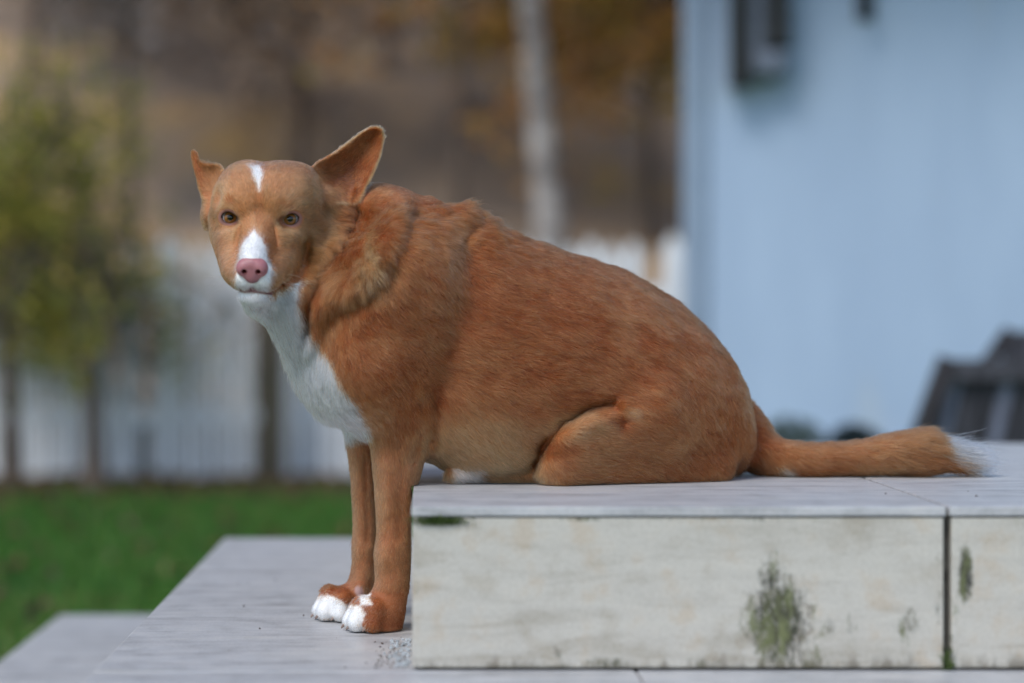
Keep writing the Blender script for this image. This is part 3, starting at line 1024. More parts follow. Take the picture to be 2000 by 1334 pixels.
# ---- ears: cupped leaves
def ear(outline, depth_fn, thick, k):
    pts = smooth_poly(outline, 2)
    us, vs_ = [p[0] for p in pts], [p[1] for p in pts]
    d0 = depth_fn(np.mean(us), np.mean(vs_), -20.)
    lo = world_pt(min(us) - 12, max(vs_) + 12, d0) - [0, .06, 0]
    hi = world_pt(max(us) + 12, min(vs_) - 12, d0) + [0, .06, 0]

    def fn(x, y, z):
        u, v = pix(x, y, z)
        sd = poly_sd(u, v, pts)
        yc = depth_fn(u, v, sd)
        th = f32(thick) * np.clip(1.0 + sd * 0 , .5, 1)
        a = np.abs(y - yc) - th
        b = sd * f32(.00063)
        rr = f32(.0022)
        return np.minimum(np.maximum(a + rr, b + rr), 0) + np.sqrt(np.maximum(a + rr, 0) ** 2 + np.maximum(b + rr, 0) ** 2) - rr
    D.add(lo, hi, fn, k, pad=0)


def ear_r_depth(u, v, sd):
    base = 2.512 + (u - 640) * .00016 - (v - 330) * .00004
    return base + .024 * (1 - np.exp(np.minimum(sd, 0) / 26.))


def ear_l_depth(u, v, sd):
    return 2.525 - (u - 400) * .0004 + .010 * (1 - np.exp(np.minimum(sd, 0) / 14.))


EAR_R = [(603, 324), (640, 306), (675, 283), (702, 260), (720, 249), (738, 248), (748, 262), (747, 285), (741, 308), (729, 338), (716, 362), (704, 382), (694, 398), (680, 398),
         (662, 392), (640, 400), (620, 380)]
EAR_L = [(373, 302), (379, 296), (386, 301), (390, 315), (402, 321), (426, 320), (440, 332), (440, 372), (425, 395), (400, 392), (391, 374), (384, 348), (377, 322)]
ear(EAR_R, ear_r_depth, .0032, .010)
ear(EAR_L, ear_l_depth, .0040, .008)
D.add(*ell(world_pt(407, 422, 2.53), (.009, .02, .018)), k=.014)           # ear base lump
D.add(*cone(world_pt(638, 392, 2.515), world_pt(668, 420, 2.525), .016, .018), k=.014)
D.add(*cone(world_pt(688, 392, 2.52), world_pt(697, 372, 2.525), .004, .003), k=.008)  # pocket fold of the ear


# ---- loose skin: rolls (+) and creases (-) along lines read off the coat
def along(pts, amp, sigma, ymax=2.66, ymin=2.28):
    us, vs_ = [p[0] for p in pts], [p[1] for p in pts]
    m = 3.2 * sigma
    a = world_pt(min(us) - m, max(vs_) + m, 2.5)
    b = world_pt(max(us) + m, min(vs_) - m, 2.5)
    lo = (min(a[0], a[0] * 1.12) - .01, ymin, min(a[2], a[2] * 1.1 - .02) - .02)
    hi = (max(b[0], b[0] * 1.12) + .01, ymax, b[2] * 1.1 + .02)

    def fn(x, y, z):
        u, v = pix(x, y, z)
        d = polyline_dist(u, v, pts)
        return amp * np.exp(-(d / sigma) ** 2)
    D.bulge(lo, hi, fn)


along([(775, 410), (765, 450), (742, 500), (715, 540), (670, 568), (625, 590)], .014, 33, 2.60)        # neck roll
along([(700, 425), (680, 470), (655, 510), (628, 552), (604, 604), (598, 640)], -.016, 15, 2.60)      # crease behind the cheek
along([(795, 420), (785, 470), (762, 530), (725, 580), (680, 600), (640, 615)], -.0045, 18, 2.60)      # crease under the roll
along([(596, 476), (594, 520), (580, 548)], -.0055, 11, 2.50)                                        # behind the lips
along([(870, 425), (880, 480), (872, 560), (855, 640)], .0015, 36, 2.60)                               # shoulder fold
along([(908, 480), (905, 520), (892, 580), (876, 660), (866, 750)], -.002, 28, 2.60)
along([(852, 760), (854, 810), (844, 860)], -.006, 14, 2.60)                                          # behind the elbow
along([(1046, 905), (1058, 872), (1095, 832), (1145, 802), (1195, 788)], -.013, 11, 2.62)             # edge of the thigh
along([(1090, 850), (1150, 825), (1200, 812)], .006, 20, 2.62)
along([(1195, 800), (1215, 825)], -.005, 12, 2.62)
along([(905, 412), (940, 420)], .004, 20, 2.75)                                                       # withers lumps
along([(835, 395), (850, 405)], .004, 15, 2.75)

for _p, _am, _sg in along_later:
    along(_p, _am, _sg, 2.62)

# ---- rest on the tiles: nothing below the terrace top (behind its left face) or the step
sl, x, y, z = D.region((-0.4, 2.2, -0.3), (0.8, 3, 0.5))
floor_z = np.where(x > XE - .003, f32(0.0015), f32(-RISE + .0012))
D.F[sl] = np.maximum(D.F[sl], floor_z - z)
D.F[sl] = np.where((x > XE - .0045) & (z < .0), np.maximum(D.F[sl], f32(.002)), D.F[sl])


def surface_nets(Fd):
    F_ = Fd.F
    xs, ys, zs = Fd.a
    S = F_ < 0
    cnt = np.zeros(tuple(n - 1 for n in S.shape), np.uint8)
    for i in (0, 1):
        for j in (0, 1):
            for k in (0, 1):
                cnt += S[i:S.shape[0] - 1 + i, j:S.shape[1] - 1 + j, k:S.shape[2] - 1 + k]
    I, J, K = np.nonzero((cnt > 0) & (cnt < 8))
    idx = np.full(cnt.shape, -1, np.int32)
    idx[I, J, K] = np.arange(len(I))
    cor = [(a, b, c) for a in (0, 1) for b in (0, 1) for c in (0, 1)]
    val = {o: F_[I + o[0], J + o[1], K + o[2]] for o in cor}
    pos = {o: np.stack([xs[I + o[0]], ys[J + o[1]], zs[K + o[2]]], 1) for o in cor}
    acc = np.zeros((len(I), 3))
    num = np.zeros(len(I))
    for a in cor:
        for ax in range(3):
            if a[ax] == 0:
                b = list(a)
                b[ax] = 1
                b = tuple(b)
                ch = (val[a] < 0) != (val[b] < 0)
                t = val[a] / (val[a] - val[b] + 1e-12)
                p = pos[a] + (pos[b] - pos[a]) * np.clip(t, 0, 1)[:, None]
                acc[ch] += p[ch]
                num[ch] += 1
    Vx = acc / num[:, None]
    quads = []
    for ax in range(3):
        o1, o2 = [(1, 2), (2, 0), (0, 1)][ax]
        A = np.take(S, range(S.shape[ax] - 1), ax)
        B = np.take(S, range(1, S.shape[ax]), ax)
        E = np.array(np.nonzero(A != B)).T
        ok = (E[:, o1] > 0) & (E[:, o2] > 0) & (E[:, o1] < S.shape[o1] - 1) & (E[:, o2] < S.shape[o2] - 1)
        E = E[ok]
        flip = S[E[:, 0], E[:, 1], E[:, 2]]

        def cell(d1, d2):
            q = E.copy()
            q[:, o1] -= d1
            q[:, o2] -= d2
            return idx[q[:, 0], q[:, 1], q[:, 2]]
        Q = np.stack([cell(1, 1), cell(0, 1), cell(0, 0), cell(1, 0)], 1)
        Q[~flip] = Q[~flip][:, ::-1]
        quads.append(Q)
    return Vx, np.concatenate(quads)


def relax(V, Q, it, lam=0.5):
    e = np.concatenate([Q[:, [0, 1]], Q[:, [1, 2]], Q[:, [2, 3]], Q[:, [3, 0]]])
    n = np.bincount(e.ravel(), minlength=len(V)).astype(float)
    for _ in range(it):
        acc = np.stack([np.bincount(e[:, 0], V[e[:, 1], k], len(V)) + np.bincount(e[:, 1], V[e[:, 0], k], len(V)) for k in range(3)], 1)
        V = V * (1 - lam) + lam * acc / np.maximum(n, 1)[:, None]
    return V


def vert_normals(V, Q):
    nf = np.cross(V[Q[:, 2]] - V[Q[:, 0]], V[Q[:, 3]] - V[Q[:, 1]])
    N_ = np.zeros_like(V)
    for k in range(4):
        for c in range(3):
            N_[:, c] += np.bincount(Q[:, k], nf[:, c], len(V))
    return N_ / (np.linalg.norm(N_, axis=1)[:, None] + 1e-12)


SV, SQ = surface_nets(D)
del D
SV = relax(SV, SQ, 2, .5)
# keep the largest piece only
par = np.arange(len(SV))
lab = par.copy()
for _ in range(400):
    m = lab[SQ].min(1)
    new = lab.copy()
    for k in range(4):
        np.minimum.at(new, SQ[:, k], m)
    new = new[new]
    if (new == lab).all():
        break
    lab = new
big = np.bincount(lab).argmax()
keep = lab == big
remap = np.cumsum(keep) - 1
SQ = remap[SQ[keep[SQ[:, 0]]]]
SV = SV[keep]
SN = vert_normals(SV, SQ)

# ------------------------------------------------------------------ colours and coat
def hash3(i, j, k, seed):
    h = (i.astype(np.int64) * 374761393 + j.astype(np.int64) * 668265263 + k.astype(np.int64) * 2147483647 + seed * 974634777) & 0xffffffff
    h = ((h ^ (h >> 13)) * 1274126177) & 0xffffffff
    return ((h ^ (h >> 16)) & 0xffff) / 65535.0


def vnoise(P, cell, seed=0):
    """smooth lattice noise in [-1, 1]"""
    Q = P / cell
    I = np.floor(Q).astype(np.int64)
    t = Q - I
    t = t * t * (3 - 2 * t)
    out = 0
    for a in (0, 1):
        for b in (0, 1):
            for c in (0, 1):
                w_ = (t[:, 0] if a else 1 - t[:, 0]) * (t[:, 1] if b else 1 - t[:, 1]) * (t[:, 2] if c else 1 - t[:, 2])
                out = out + w_ * hash3(I[:, 0] + a, I[:, 1] + b, I[:, 2] + c, seed)
    return out * 2 - 1


def sstep(a, b, x):
    t = np.clip((x - a) / (b - a), 0, 1)
    return t * t * (3 - 2 * t)


RUST = np.array([0.29, 0.080, 0.022])
DEEP = np.array([0.205, 0.045, 0.0095])
TAN = np.array([0.385, 0.145, 0.058])
PALE = np.array([0.53, 0.265, 0.118])
WHITE = np.array([0.88, 0.88, 0.87])
PINK = np.array([0.46, 0.22, 0.20])
LIP = np.array([0.24, 0.115, 0.115])

W_POLYS = [
    [(497, 446), (510, 466), (518, 488), (523, 508), (531, 524), (529, 550), (524, 572), (458, 570), (456, 548), (463, 522), (467, 497), (479, 468)],
    [(489, 326), (505, 322), (512, 332), (511, 350), (506, 374), (500, 355), (494, 340)],
    [(430, 568), (530, 574), (556, 566), (590, 546), (578, 590), (604, 640), (642, 690), (662, 745), (692, 800), (718, 852), (640, 856), (540, 780), (500, 690), (420, 600)],
    [(655, 1178), (702, 1183), (713, 1200), (708, 1220), (716, 1242), (655, 1242)],
    [(600, 1160), (652, 1164), (672, 1176), (680, 1190), (690, 1216), (600, 1216)],
    [(1792, 820), (1900, 820), (1900, 925), (1840, 904), (1812, 880)],
    [(884, 914), (940, 914), (944, 940), (880, 940)],
    [(700, 1160), (722, 1158), (726, 1180), (704, 1182)],
    [(1518, 914), (1532, 912), (1536, 930), (1522, 930)],
]
W_GATE = [2.49, 2.51, 2.64, 2.9, 2.9, 2.9, 2.9, 2.9, 2.9]


def coat(P, strand=False):
    u, v = pix(P[:, 0], P[:, 1], P[:, 2])
    n1 = vnoise(P, .035, 1)
    n2 = vnoise(P * np.array([.55, 1, 1.3]), .011, 2)
    n3 = vnoise(P * np.array([.5, 1, 1.6]), .0045, 3)
    t = np.clip(.45 + .40 * n1 + .42 * n2 + .38 * n3, 0, 1)[:, None]
    c = DEEP * (1 - t) + (RUST * .55 + TAN * .45) * t

    def blend(mask, col, amt=1.0):
        nonlocal c
        m = np.clip(np.clip(mask, 0, 1) * amt, 0, 1)[:, None]
        c = c * (1 - m) + col * m

    def blob(cx, cy, rx, ry, soft=.5):
        d = np.sqrt(((u - cx) / rx) ** 2 + ((v - cy) / ry) ** 2) + .12 * n2
        return 1 - sstep(1 - soft, 1 + soft, d)
    blend(blob(520, 420, 130, 140), TAN * .4 + PALE * .6, .88)                      # face
    blend(blob(600, 470, 50, 70), RUST, .35)
    blend(blob(475, 465, 12, 45), RUST, .55)                       # sides of the bridge
    blend(blob(528, 470, 14, 40), RUST, .6)
    blend(blob(447, 440, 32, 26), PALE, .40)
    blend(blob(568, 442, 34, 26), PALE, .40)
    blend(blob(560, 540, 18, 26), TAN, .5)
    blend(blob(1010, 560, 140, 110), DEEP, .38)
    blend(blob(770, 1020, 60, 170), TAN, .6)                       # legs
    blend(blob(705, 1000, 50, 160), TAN, .7)
    blend(blob(930, 880, 120, 70), PALE, .62)                      # belly
    blend(blob(1010, 920, 60, 40), PALE, .6)
    blend(blob(1120, 835, 70, 26), PALE, .5)                       # knee
    blend(blob(1180, 880, 160, 60), TAN, .45)
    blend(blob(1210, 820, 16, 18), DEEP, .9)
    blend(blob(1230, 806, 16, 12), PALE, .6)
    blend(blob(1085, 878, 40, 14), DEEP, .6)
    blend(blob(700, 540, 70, 40), TAN, .6)                         # neck roll
    blend(blob(722, 500, 16, 40), PALE * 1.15, .6)
    blend(blob(880, 500, 24, 70), TAN, .4)
    blend(blob(1440, 860, 60, 70), DEEP, .5)
    blend(blob(1700, 870, 160, 40), TAN, .35)
    blend(blob(1820, 905, 60, 30), DEEP, .6)
    blend(blob(515, 350, 80, 30), RUST, .22 + .25 * n2)
    blend(blob(600, 440, 26, 50), RUST, .25 + .3 * n2)
    blend(blob(430, 470, 14, 60), RUST, .30)
    blend(blob(450, 392, 10, 9), RUST, .7)                         # spots over the eyes
    blend(blob(560, 400, 22, 9), RUST, .5)
    blend(blob(583, 398, 14, 8), PALE, .5)
    blend(blob(620, 360, 12, 34), PALE, .6)
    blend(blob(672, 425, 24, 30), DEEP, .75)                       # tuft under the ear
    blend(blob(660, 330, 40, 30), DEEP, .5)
    blend(1 - sstep(8, 26, polyline_dist(u, v, [(700, 425), (680, 470), (655, 510), (628, 552), (604, 604), (598, 640)])), DEEP, .8)  # crease behind the cheek, its shade painted into the coat colour
    blend(1 - sstep(8, 30, polyline_dist(u, v, [(905, 520), (890, 600), (872, 700)])), DEEP, .22)  # groove of the shoulder fold, shade darkened into the colour
    blend(blob(506, 405, 10, 40), RUST, .4)
    rim = np.abs(poly_sd(u, v, smooth_poly(EAR_R, 1)))
    blend((1 - sstep(1.5, 5, rim)) * ((v < 395) & (u > 640)), PALE, .8)
    rag = 2.5 * n3 + 2.5 * n2 + (RNG.normal(0, 3.0, len(P)) * (1 + 1.2 * (v > 1100)) if strand else 0)
    for pts, gate in zip(W_POLYS, W_GATE):
        sd = poly_sd(u, v, pts)
        gt = (P[:, 1] < gate)
        if pts[0] == (884, 914):
            gt = gt & (P[:, 2] < .030)
        blend((1 - sstep(-4, 4, sd + rag)) * gt, WHITE, .5 if pts[0] in ((884, 914),) else .97)
    return c, u, v


def ear_inside(u, v, N_):
    sd = poly_sd(u, v, smooth_poly(EAR_R, 1))
    return (sd < -7) & (v < 400) & (u > 625)


# --- lumps of loose coat over neck and withers, slight unevenness elsewhere
_u, _v = pix(SV[:, 0], SV[:, 1], SV[:, 2])
_z = np.exp(-(((_u - 900) / 170) ** 2 + ((_v - 430) / 55) ** 2)) + .8 * np.exp(-(((_u - 700) / 70) ** 2 + ((_v - 520) / 80) ** 2))
_b = ((_u > 660) & (_v < 900)).astype(float)
SV = SV + SN * (np.clip(_z, 0, 1) * (.0034 * vnoise(SV, .024, 61) + .0022 * vnoise(SV, .010, 62)) + _b * .0012 * vnoise(SV, .03, 63))[:, None]
SN = vert_normals(SV, SQ)

# --- skin mesh colours
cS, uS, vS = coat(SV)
cS *= 0.9
eye_d = np.full(len(SV), 9.0)
for e in EYE:
    c, g, r, w = eye_axes(e)
    q = SV - c
    a, b, dpt = q @ r, q @ w, q @ g
    e2 = np.sqrt((a / .0125) ** 2 + (b / .0092) ** 2)
    eye_d = np.minimum(eye_d, np.where(dpt > 0, e2, 9))
m = (1 - sstep(.95, 1.25, eye_d))[:, None]
cS = cS * (1 - m) + np.array([.30, .14, .115]) * m
m = (1 - sstep(.72, .92, eye_d))[:, None]
cS = cS * (1 - m) + np.array([.10, .05, .045]) * m
lipd = polyline_dist(uS, vS, [(462, 562), (478, 567), (493, 566), (520, 570), (532, 572)])
m = ((1 - sstep(3, 8, lipd)) * (SV[:, 1] < 2.45))[:, None]
cS = cS * (1 - m) + LIP * m
ei = ear_inside(uS, vS, SN) & (SV[:, 1] < 2.56)
m = (ei * (1 - sstep(20, 60, np.hypot((uS - 672) * 1.2, (vS - 350) * .7))))[:, None] * .75
cS = cS * (1 - m) + np.array([.17, .065, .038]) * m
m = ((1 - sstep(.6, 1.1, np.hypot((uS - 702) / 11, (vS - 1152) / 14))) * (SV[:, 1] < 2.62))[:, None]
cS = cS * (1 - m) + np.array([.42, .27, .25]) * m

NS = Nodes('dog_skin')
NS.set(Base_Color=NS.n('Attribute', attribute_name='col').outputs['Color'], Roughness=.65)
NS.put(NS.b, 'Specular IOR Level', .25)
M_SKIN = NS.mat

dog = empty('dog', mid(1000, 940) * np.array([1, 1, 0]))
tag(dog, 'rust brown dog with white chest and toes sitting with forepaws on the lower step', 'dog')
DO = np.array(dog.location)
body = fast_mesh('body', SV - DO, SQ, M_SKIN, dog, cols=cS)

# --- nose leather
nc = hp(0, 70, -42)
D = Field(*(np.arange(nc[i] - .032, nc[i] + .032, .00055, dtype=f32) for i in range(3)))
hell((0, 66, -38), (17.5, 11, 11.5), 3)
for sx in (-1, 1):
    hell((10.5 * sx, 69, -41), (8.6, 9, 9.6), 4)
hell((0, 69, -49), (10, 8, 10), 4)
for sx in (-1, 1):
    hcone((8.0 * sx, 86, -43), (9.0 * sx, 70, -42), 3.2, 2.4, 1.6, True)
    hcone((9 * sx, 80, -43.5), (17.5 * sx, 76, -47.5), 2.4, 1.2, 1.6, True)
    hcone((15.5 * sx, 80, -45), (19 * sx, 70, -44), .5, .5, 1.4, True)
hcone((0, 80.5, -36), (0, 78, -60), .5, .7, 1.6, True)
hcone((0, 78, -30), (0, 81, -40), .3, .3, 3, True)
NV, NQ = surface_nets(D)
del D
NV = relax(NV, NQ, 2, .5)
NN = vert_normals(NV, NQ)
NV = NV + NN * (vnoise(NV, .0011, 9) * .00012)[:, None]
ncol = np.array([.37, .145, .155]) * (1 + .10 * vnoise(NV, .004, 5)[:, None])
ql = (NV - HO) @ np.array(HAX).T * 1000
ncol = ncol * (1 - .35 * (sstep(-50, -58, ql[:, 2]))[:, None])
for sx in (-1, 1):
    dd = np.hypot(ql[:, 0] - 8.1 * sx, (ql[:, 2] + 43))
    m = ((1 - sstep(2.2, 4.6, dd)) * (ql[:, 1] < 77.5))[:, None]
    ncol = ncol * (1 - m) + np.array([.16, .035, .035]) * m
NM = Nodes('nose_leather')
_pos = NM.coord()
NM.set(Base_Color=NM.n('Attribute', attribute_name='col').outputs['Color'], Roughness=.42)
NM.put(NM.b, 'Specular IOR Level', .45)
NM.put(NM.b, 'Subsurface Weight', .15)
NM.put(NM.b, 'Subsurface Radius', (.004, .0015, .001))
NM.bump(NM.n('TexVoronoi', {'Vector': _pos, 'Scale': 900.0}).outputs['Distance'], .25, .0004)
nose = fast_mesh('nose', NV - DO, NQ, NM.mat, dog, cols=ncol)
nose['label'] = 'pink nose'

# --- eyes
EM = Nodes('eye_surface')
EM.set(Base_Color=EM.n('Attribute', attribute_name='col').outputs['Color'], Roughness=.12)
EM.put(EM.b, 'Coat Weight', 0.55)
EM.put(EM.b, 'Coat Roughness', .02)
EM.put(EM.b, 'Specular IOR Level', .3)
for e in EYE:
    c, g, r, w = eye_axes(e)
    look = np.array([0, 0, CZ]) - c
    look /= np.linalg.norm(look)
    look = look + HU * .03
    look /= np.linalg.norm(look)
    a = np.cross(look, HU)
    a /= np.linalg.norm(a)
    b = np.cross(look, a)
    vv, ff, cc = [], [], []
    R_ = EYE_R / 1000
    rings = np.concatenate([np.linspace(0, 60, 37), np.linspace(64, 180, 22)])
    for th in np.radians(rings):
        rad = R_ * (1 + .075 * math.exp(-(math.degrees(th) / 30) ** 2))     # corneal bulge
        for k in range(40):
            ph = 2 * math.pi * k / 40
            vv.append(c + rad * (look * math.cos(th) + (a * math.cos(ph) + b * math.sin(ph)) * math.sin(th)))
            dg = math.degrees(th)
            fib = .8 + .4 * hash3(np.array([k]), np.array([int(dg / 6)]), np.array([1]), 3)[0]
            if dg < 17:
                col = (.006, .005, .004)
            elif dg < 37:
                q = (dg - 17) / 20
                col = np.array([.22, .088, .020]) * fib * (.75 + .5 * q)
            elif dg < 41:
                col = (.03, .016, .008)
            else:
                col = (.42, .36, .34)
            cc.append(col)
    nr = len(rings)
    for i in range(nr - 1):
        for k in range(40):
            ff.append((i * 40 + k, i * 40 + (k + 1) % 40, (i + 1) * 40 + (k + 1) % 40, (i + 1) * 40 + k))
    fast_mesh('eye', np.array(vv) - DO, np.array(ff), EM.mat, dog, cols=np.array(cc))

# --- claws
CM = grainy('claw_horn', [(0.3, (.16, .10, .08)), (0.7, (.34, .26, .22))], 200, .4, bump=0)
for t in TOES:
    v_, f_ = tube_arrays([t - FW * .005 + [0, 0, .001], t + FW * .001, t + FW * .004 + [0, 0, -.003], t + FW * .005 + [0, 0, -.005]], [.0024, .0022, .0015, .0005], 7)
    v_[:, 2] = np.maximum(v_[:, 2], PAW_Z + .0015)
    fast_mesh('claw', v_ - DO, f_, CM, dog)

# ------------------------------------------------------------------ fur
TRI = np.concatenate([SQ[:, [0, 1, 2]], SQ[:, [0, 2, 3]]])
A_, B_, C_ = SV[TRI[:, 0]], SV[TRI[:, 1]], SV[TRI[:, 2]]
cr = np.cross(B_ - A_, C_ - A_)
area = np.linalg.norm(cr, axis=1) / 2
ctr = (A_ + B_ + C_) / 3
nrm = cr / (2 * area[:, None] + 1e-15)
toc = np.array([0, 0, CZ]) - ctr
toc /= np.linalg.norm(toc, axis=1)[:, None]
facing = (nrm * toc).sum(1)
uT, vT = pix(ctr[:, 0], ctr[:, 1], ctr[:, 2])
headness = ((uT < 655) & (vT < 590) & (ctr[:, 1] < 2.52)) | ((uT < 760) & (vT < 400))
dens = np.where(headness, 2.3e6, 0.95e6)
dens = np.where((vT > 860) & (uT < 840), 1.5e6, dens)
dens = np.where(uT > 1760, 5.0e6, dens)
dens = np.where(facing < -.35, dens * .22, dens)
low = (ctr[:, 2] < .003) & (nrm[:, 2] < -.7) | (ctr[:, 2] < PAW_Z + .003)
dens = np.where(low, 0, dens)
lam_ = dens * area
cnt = np.floor(lam_ + RNG.uniform(0, 1, len(lam_))).astype(int)
ti = np.repeat(np.arange(len(TRI)), cnt)
r1, r2 = RNG.uniform(0, 1, len(ti)), RNG.uniform(0, 1, len(ti))
fl = r1 + r2 > 1
r1[fl], r2[fl] = 1 - r1[fl], 1 - r2[fl]
wA = 1 - r1 - r2
def bary(X):
    return X[TRI[ti, 0]] * wA[:, None] + X[TRI[ti, 1]] * r1[:, None] + X[TRI[ti, 2]] * r2[:, None]
P0 = bary(SV)
N0 = bary(SN)
N0 /= np.linalg.norm(N0, axis=1)[:, None] + 1e-9
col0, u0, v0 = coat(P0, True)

# lie of the coat: arrows (u, v, du, dv) read off the photo
ARW = np.array([
    (900, 500, 1, .35), (1000, 580, 1, .28), (1100, 600, 1, .35), (1200, 600, 1, .45), (1300, 680, 1, .7), (1400, 780, .6, 1), (1440, 860, .5, 1), (1200, 720, 1, .5),
    (1080, 740, 1, .35), (950, 700, 1, .3), (1200, 870, 1, .35), (1350, 890, .9, .5), (1120, 840, 1, -.1), (1090, 890, .9, .5), (1000, 860, 1, .65), (900, 860, 1, .75), (1010, 915, .4, 1),
    (780, 650, .95, .35), (700, 680, .8, .6), (760, 780, .5, .9), (800, 720, .9, .5), (830, 600, .9, .5), (770, 860, .05, 1), (760, 950, .1, 1), (770, 1100, .1, 1), (700, 950, .1, 1), (705, 1100, .0, 1),
    (700, 1210, -1, .6), (760, 1215, -.4, 1), (640, 1190, -1, .5), (690, 1185, -.5, 1),
    (500, 600, .35, 1), (560, 650, .35, 1), (640, 760, .6, .9), (600, 700, .25, 1), (690, 830, .5, 1), (575, 575, .6, .8),
    (720, 500, .35, 1), (690, 560, -.1, 1), (650, 570, -.2, 1), (700, 450, .6, .8), (620, 600, .3, 1), (650, 640, .6, .9), (640, 520, -.3, 1),
    (800, 450, 1, .5), (760, 400, 1, .25), (870, 420, 1, .2), (930, 430, .9, .5), (1000, 470, 1, .4), (880, 560, .5, .9),
    (500, 360, .05, -1), (560, 350, .5, -.9), (455, 360, -.5, -.9), (430, 400, -.9, -.3), (620, 380, 1, -.2), (506, 420, 0, -1), (495, 490, 0, -1), (475, 480, -.5, -.6), (530, 480, .9, -.3),
    (447, 400, -.4, -.9), (566, 400, .5, -.9), (447, 455, -.7, .5), (566, 455, .8, .5), (600, 430, 1, .15), (560, 520, 1, .25), (610, 500, 1, .45), (640, 450, 1, .6), (640, 400, .8, .6),
    (440, 500, -.6, .8), (460, 540, -.5, .8), (530, 555, .6, .8), (500, 575, .1, 1), (470, 580, -.1, 1),
    (700, 300, .5, -.8), (660, 320, .6, -.6), (720, 340, .3, -.9), (650, 370, .3, .6), (385, 320, -.2, -1), (410, 350, -.5, -.6), (400, 430, -.4, 1),
    (1490, 860, .7, .7), (1520, 890, 1, .4), (1600, 890, 1, .22), (1750, 885, 1, .15), (1820, 870, 1, .12), (1860, 890, 1, .35), (1840, 915, 1, .25)], float)
ux, wx = np.zeros(len(P0)), np.zeros(len(P0))
head0 = ((u0 < 655) & (v0 < 590)) | ((u0 < 760) & (v0 < 400))
sg = np.where(head0, 26., 55.)
for (au, av, du, dv) in ARW:
    w_ = np.exp(-((u0 - au) ** 2 + (v0 - av) ** 2) / (2 * sg * sg)) + 1e-7 / (1 + ((u0 - au) ** 2 + (v0 - av) ** 2) / 1e4)
    L_ = math.hypot(du, dv)
    ux += w_ * du / L_
    wx += w_ * dv / L_
Dv = np.stack([ux, np.zeros(len(P0)), -wx], 1)
Dv /= np.linalg.norm(Dv, axis=1)[:, None] + 1e-9
# clumps: swirl the lie with two scales of noise
amp = np.where(head0, .27, .28)
rough_zone = np.exp(-(((u0 - 900) / 190) ** 2 + ((v0 - 440) / 60) ** 2)) + np.exp(-(((u0 - 690) / 80) ** 2 + ((v0 - 500) / 90) ** 2)) + .8 * np.exp(-(((u0 - 668) / 32) ** 2 + ((v0 - 440) / 50) ** 2)) + .7 * np.exp(-(((u0 - 600) / 60) ** 2 + ((v0 - 710) / 80) ** 2))
amp = amp + .38 * np.clip(rough_zone, 0, 1)
for k, (cl_, am) in enumerate(((.016, .8), (.006, .9))):
    nv = np.stack([vnoise(P0, cl_, 30 + 3 * k + q) for q in range(3)], 1)
    Dv += nv * (amp * am)[:, None]
Dv += RNG.normal(0, 1, Dv.shape) * np.where(head0, .10, .12)[:, None]
Tn = Dv - (Dv * N0).sum(1)[:, None] * N0
Tn /= np.linalg.norm(Tn, axis=1)[:, None] + 1e-9


def gb(cx, cy, rx, ry):
    return np.exp(-(((u0 - cx) / rx) ** 2 + ((v0 - cy) / ry) ** 2))


LEN = np.full(len(P0), .0135)
LEN = np.where(head0, .0062, LEN)
facew = np.clip(gb(505, 440, 95, 120) * 1.25, 0, 1)
LEN = LEN * (1 - facew) + .0068 * facew
LEN = LEN + .012 * gb(630, 480, 40, 80) * (~(u0 < 585)) + .014 * gb(700, 520, 80, 80) + .012 * gb(880, 430, 160, 50)
LEN = np.where((v0 > 860) & (u0 < 845) & (P0[:, 0] < XE + .03), .0085, LEN)
LEN = np.where((v0 > 1150) & (u0 < 845), .0042, LEN)
LEN = LEN + .014 * gb(580, 680, 60, 90) + .004 * gb(520, 600, 50, 30)
LEN = LEN + .010 * gb(640, 790, 60, 40)
LEN = np.where((v0 < 402) & (u0 > 612) & (P0[:, 1] > 2.47), .0078, LEN)
LEN = np.where(u0 > 1480, .019 + .016 * sstep(1700, 1800, u0) + .020 * sstep(1800, 1845, u0), LEN)
LEN = LEN * RNG.uniform(.65, 1.15, len(P0)) * (1 + .22 * vnoise(P0, .01, 77))
LEN = np.where(RNG.uniform(0, 1, len(P0)) < .02, LEN * 1.35, LEN)

lift = np.where(head0, .30, .34) + RNG.normal(0, .07, len(P0)) + .32 * np.clip(rough_zone, 0, 1) + .10 * gb(580, 690, 70, 110)
lift = lift - .22 * sstep(1740, 1830, u0)
lift = np.clip(lift, .04, 1.0)
# bare skin: eyes, nose, lips, inside of the ear
bald = np.zeros(len(P0), bool)
for e in EYE:
    c, g, r, w = eye_axes(e)
    q = P0 - c
    bald |= (np.sqrt(((q @ r) / .0135) ** 2 + ((q @ w) / .0100) ** 2) < 1) & (q @ g > -.004)
q = (P0 - HO) @ np.array(HAX).T * 1000
bald |= (np.hypot(q[:, 0] / 18.5, (q[:, 2] + 43) / 15) < 1) & (q[:, 1] > 55)
bald |= (polyline_dist(u0, v0, [(464, 562), (478, 566), (493, 565), (520, 570), (530, 572)]) < 2.8) & (P0[:, 1] < 2.45)
bald |= np.hypot((u0 - 702) / 9, (v0 - 1152) / 12) < 1
inear = ear_inside(u0, v0, N0) & (P0[:, 1] < 2.56)
thin = inear & (RNG.uniform(0, 1, len(P0)) < .5 * np.clip(1.2 - np.hypot((u0 - 680) / 42, (v0 - 345) / 60), 0, 1) * 1.6)
bald |= thin
kp = ~bald
P0, N0, Tn, LEN, lift, col0, u0, v0 = (X[kp] for X in (P0, N0, Tn, LEN, lift, col0, u0, v0))

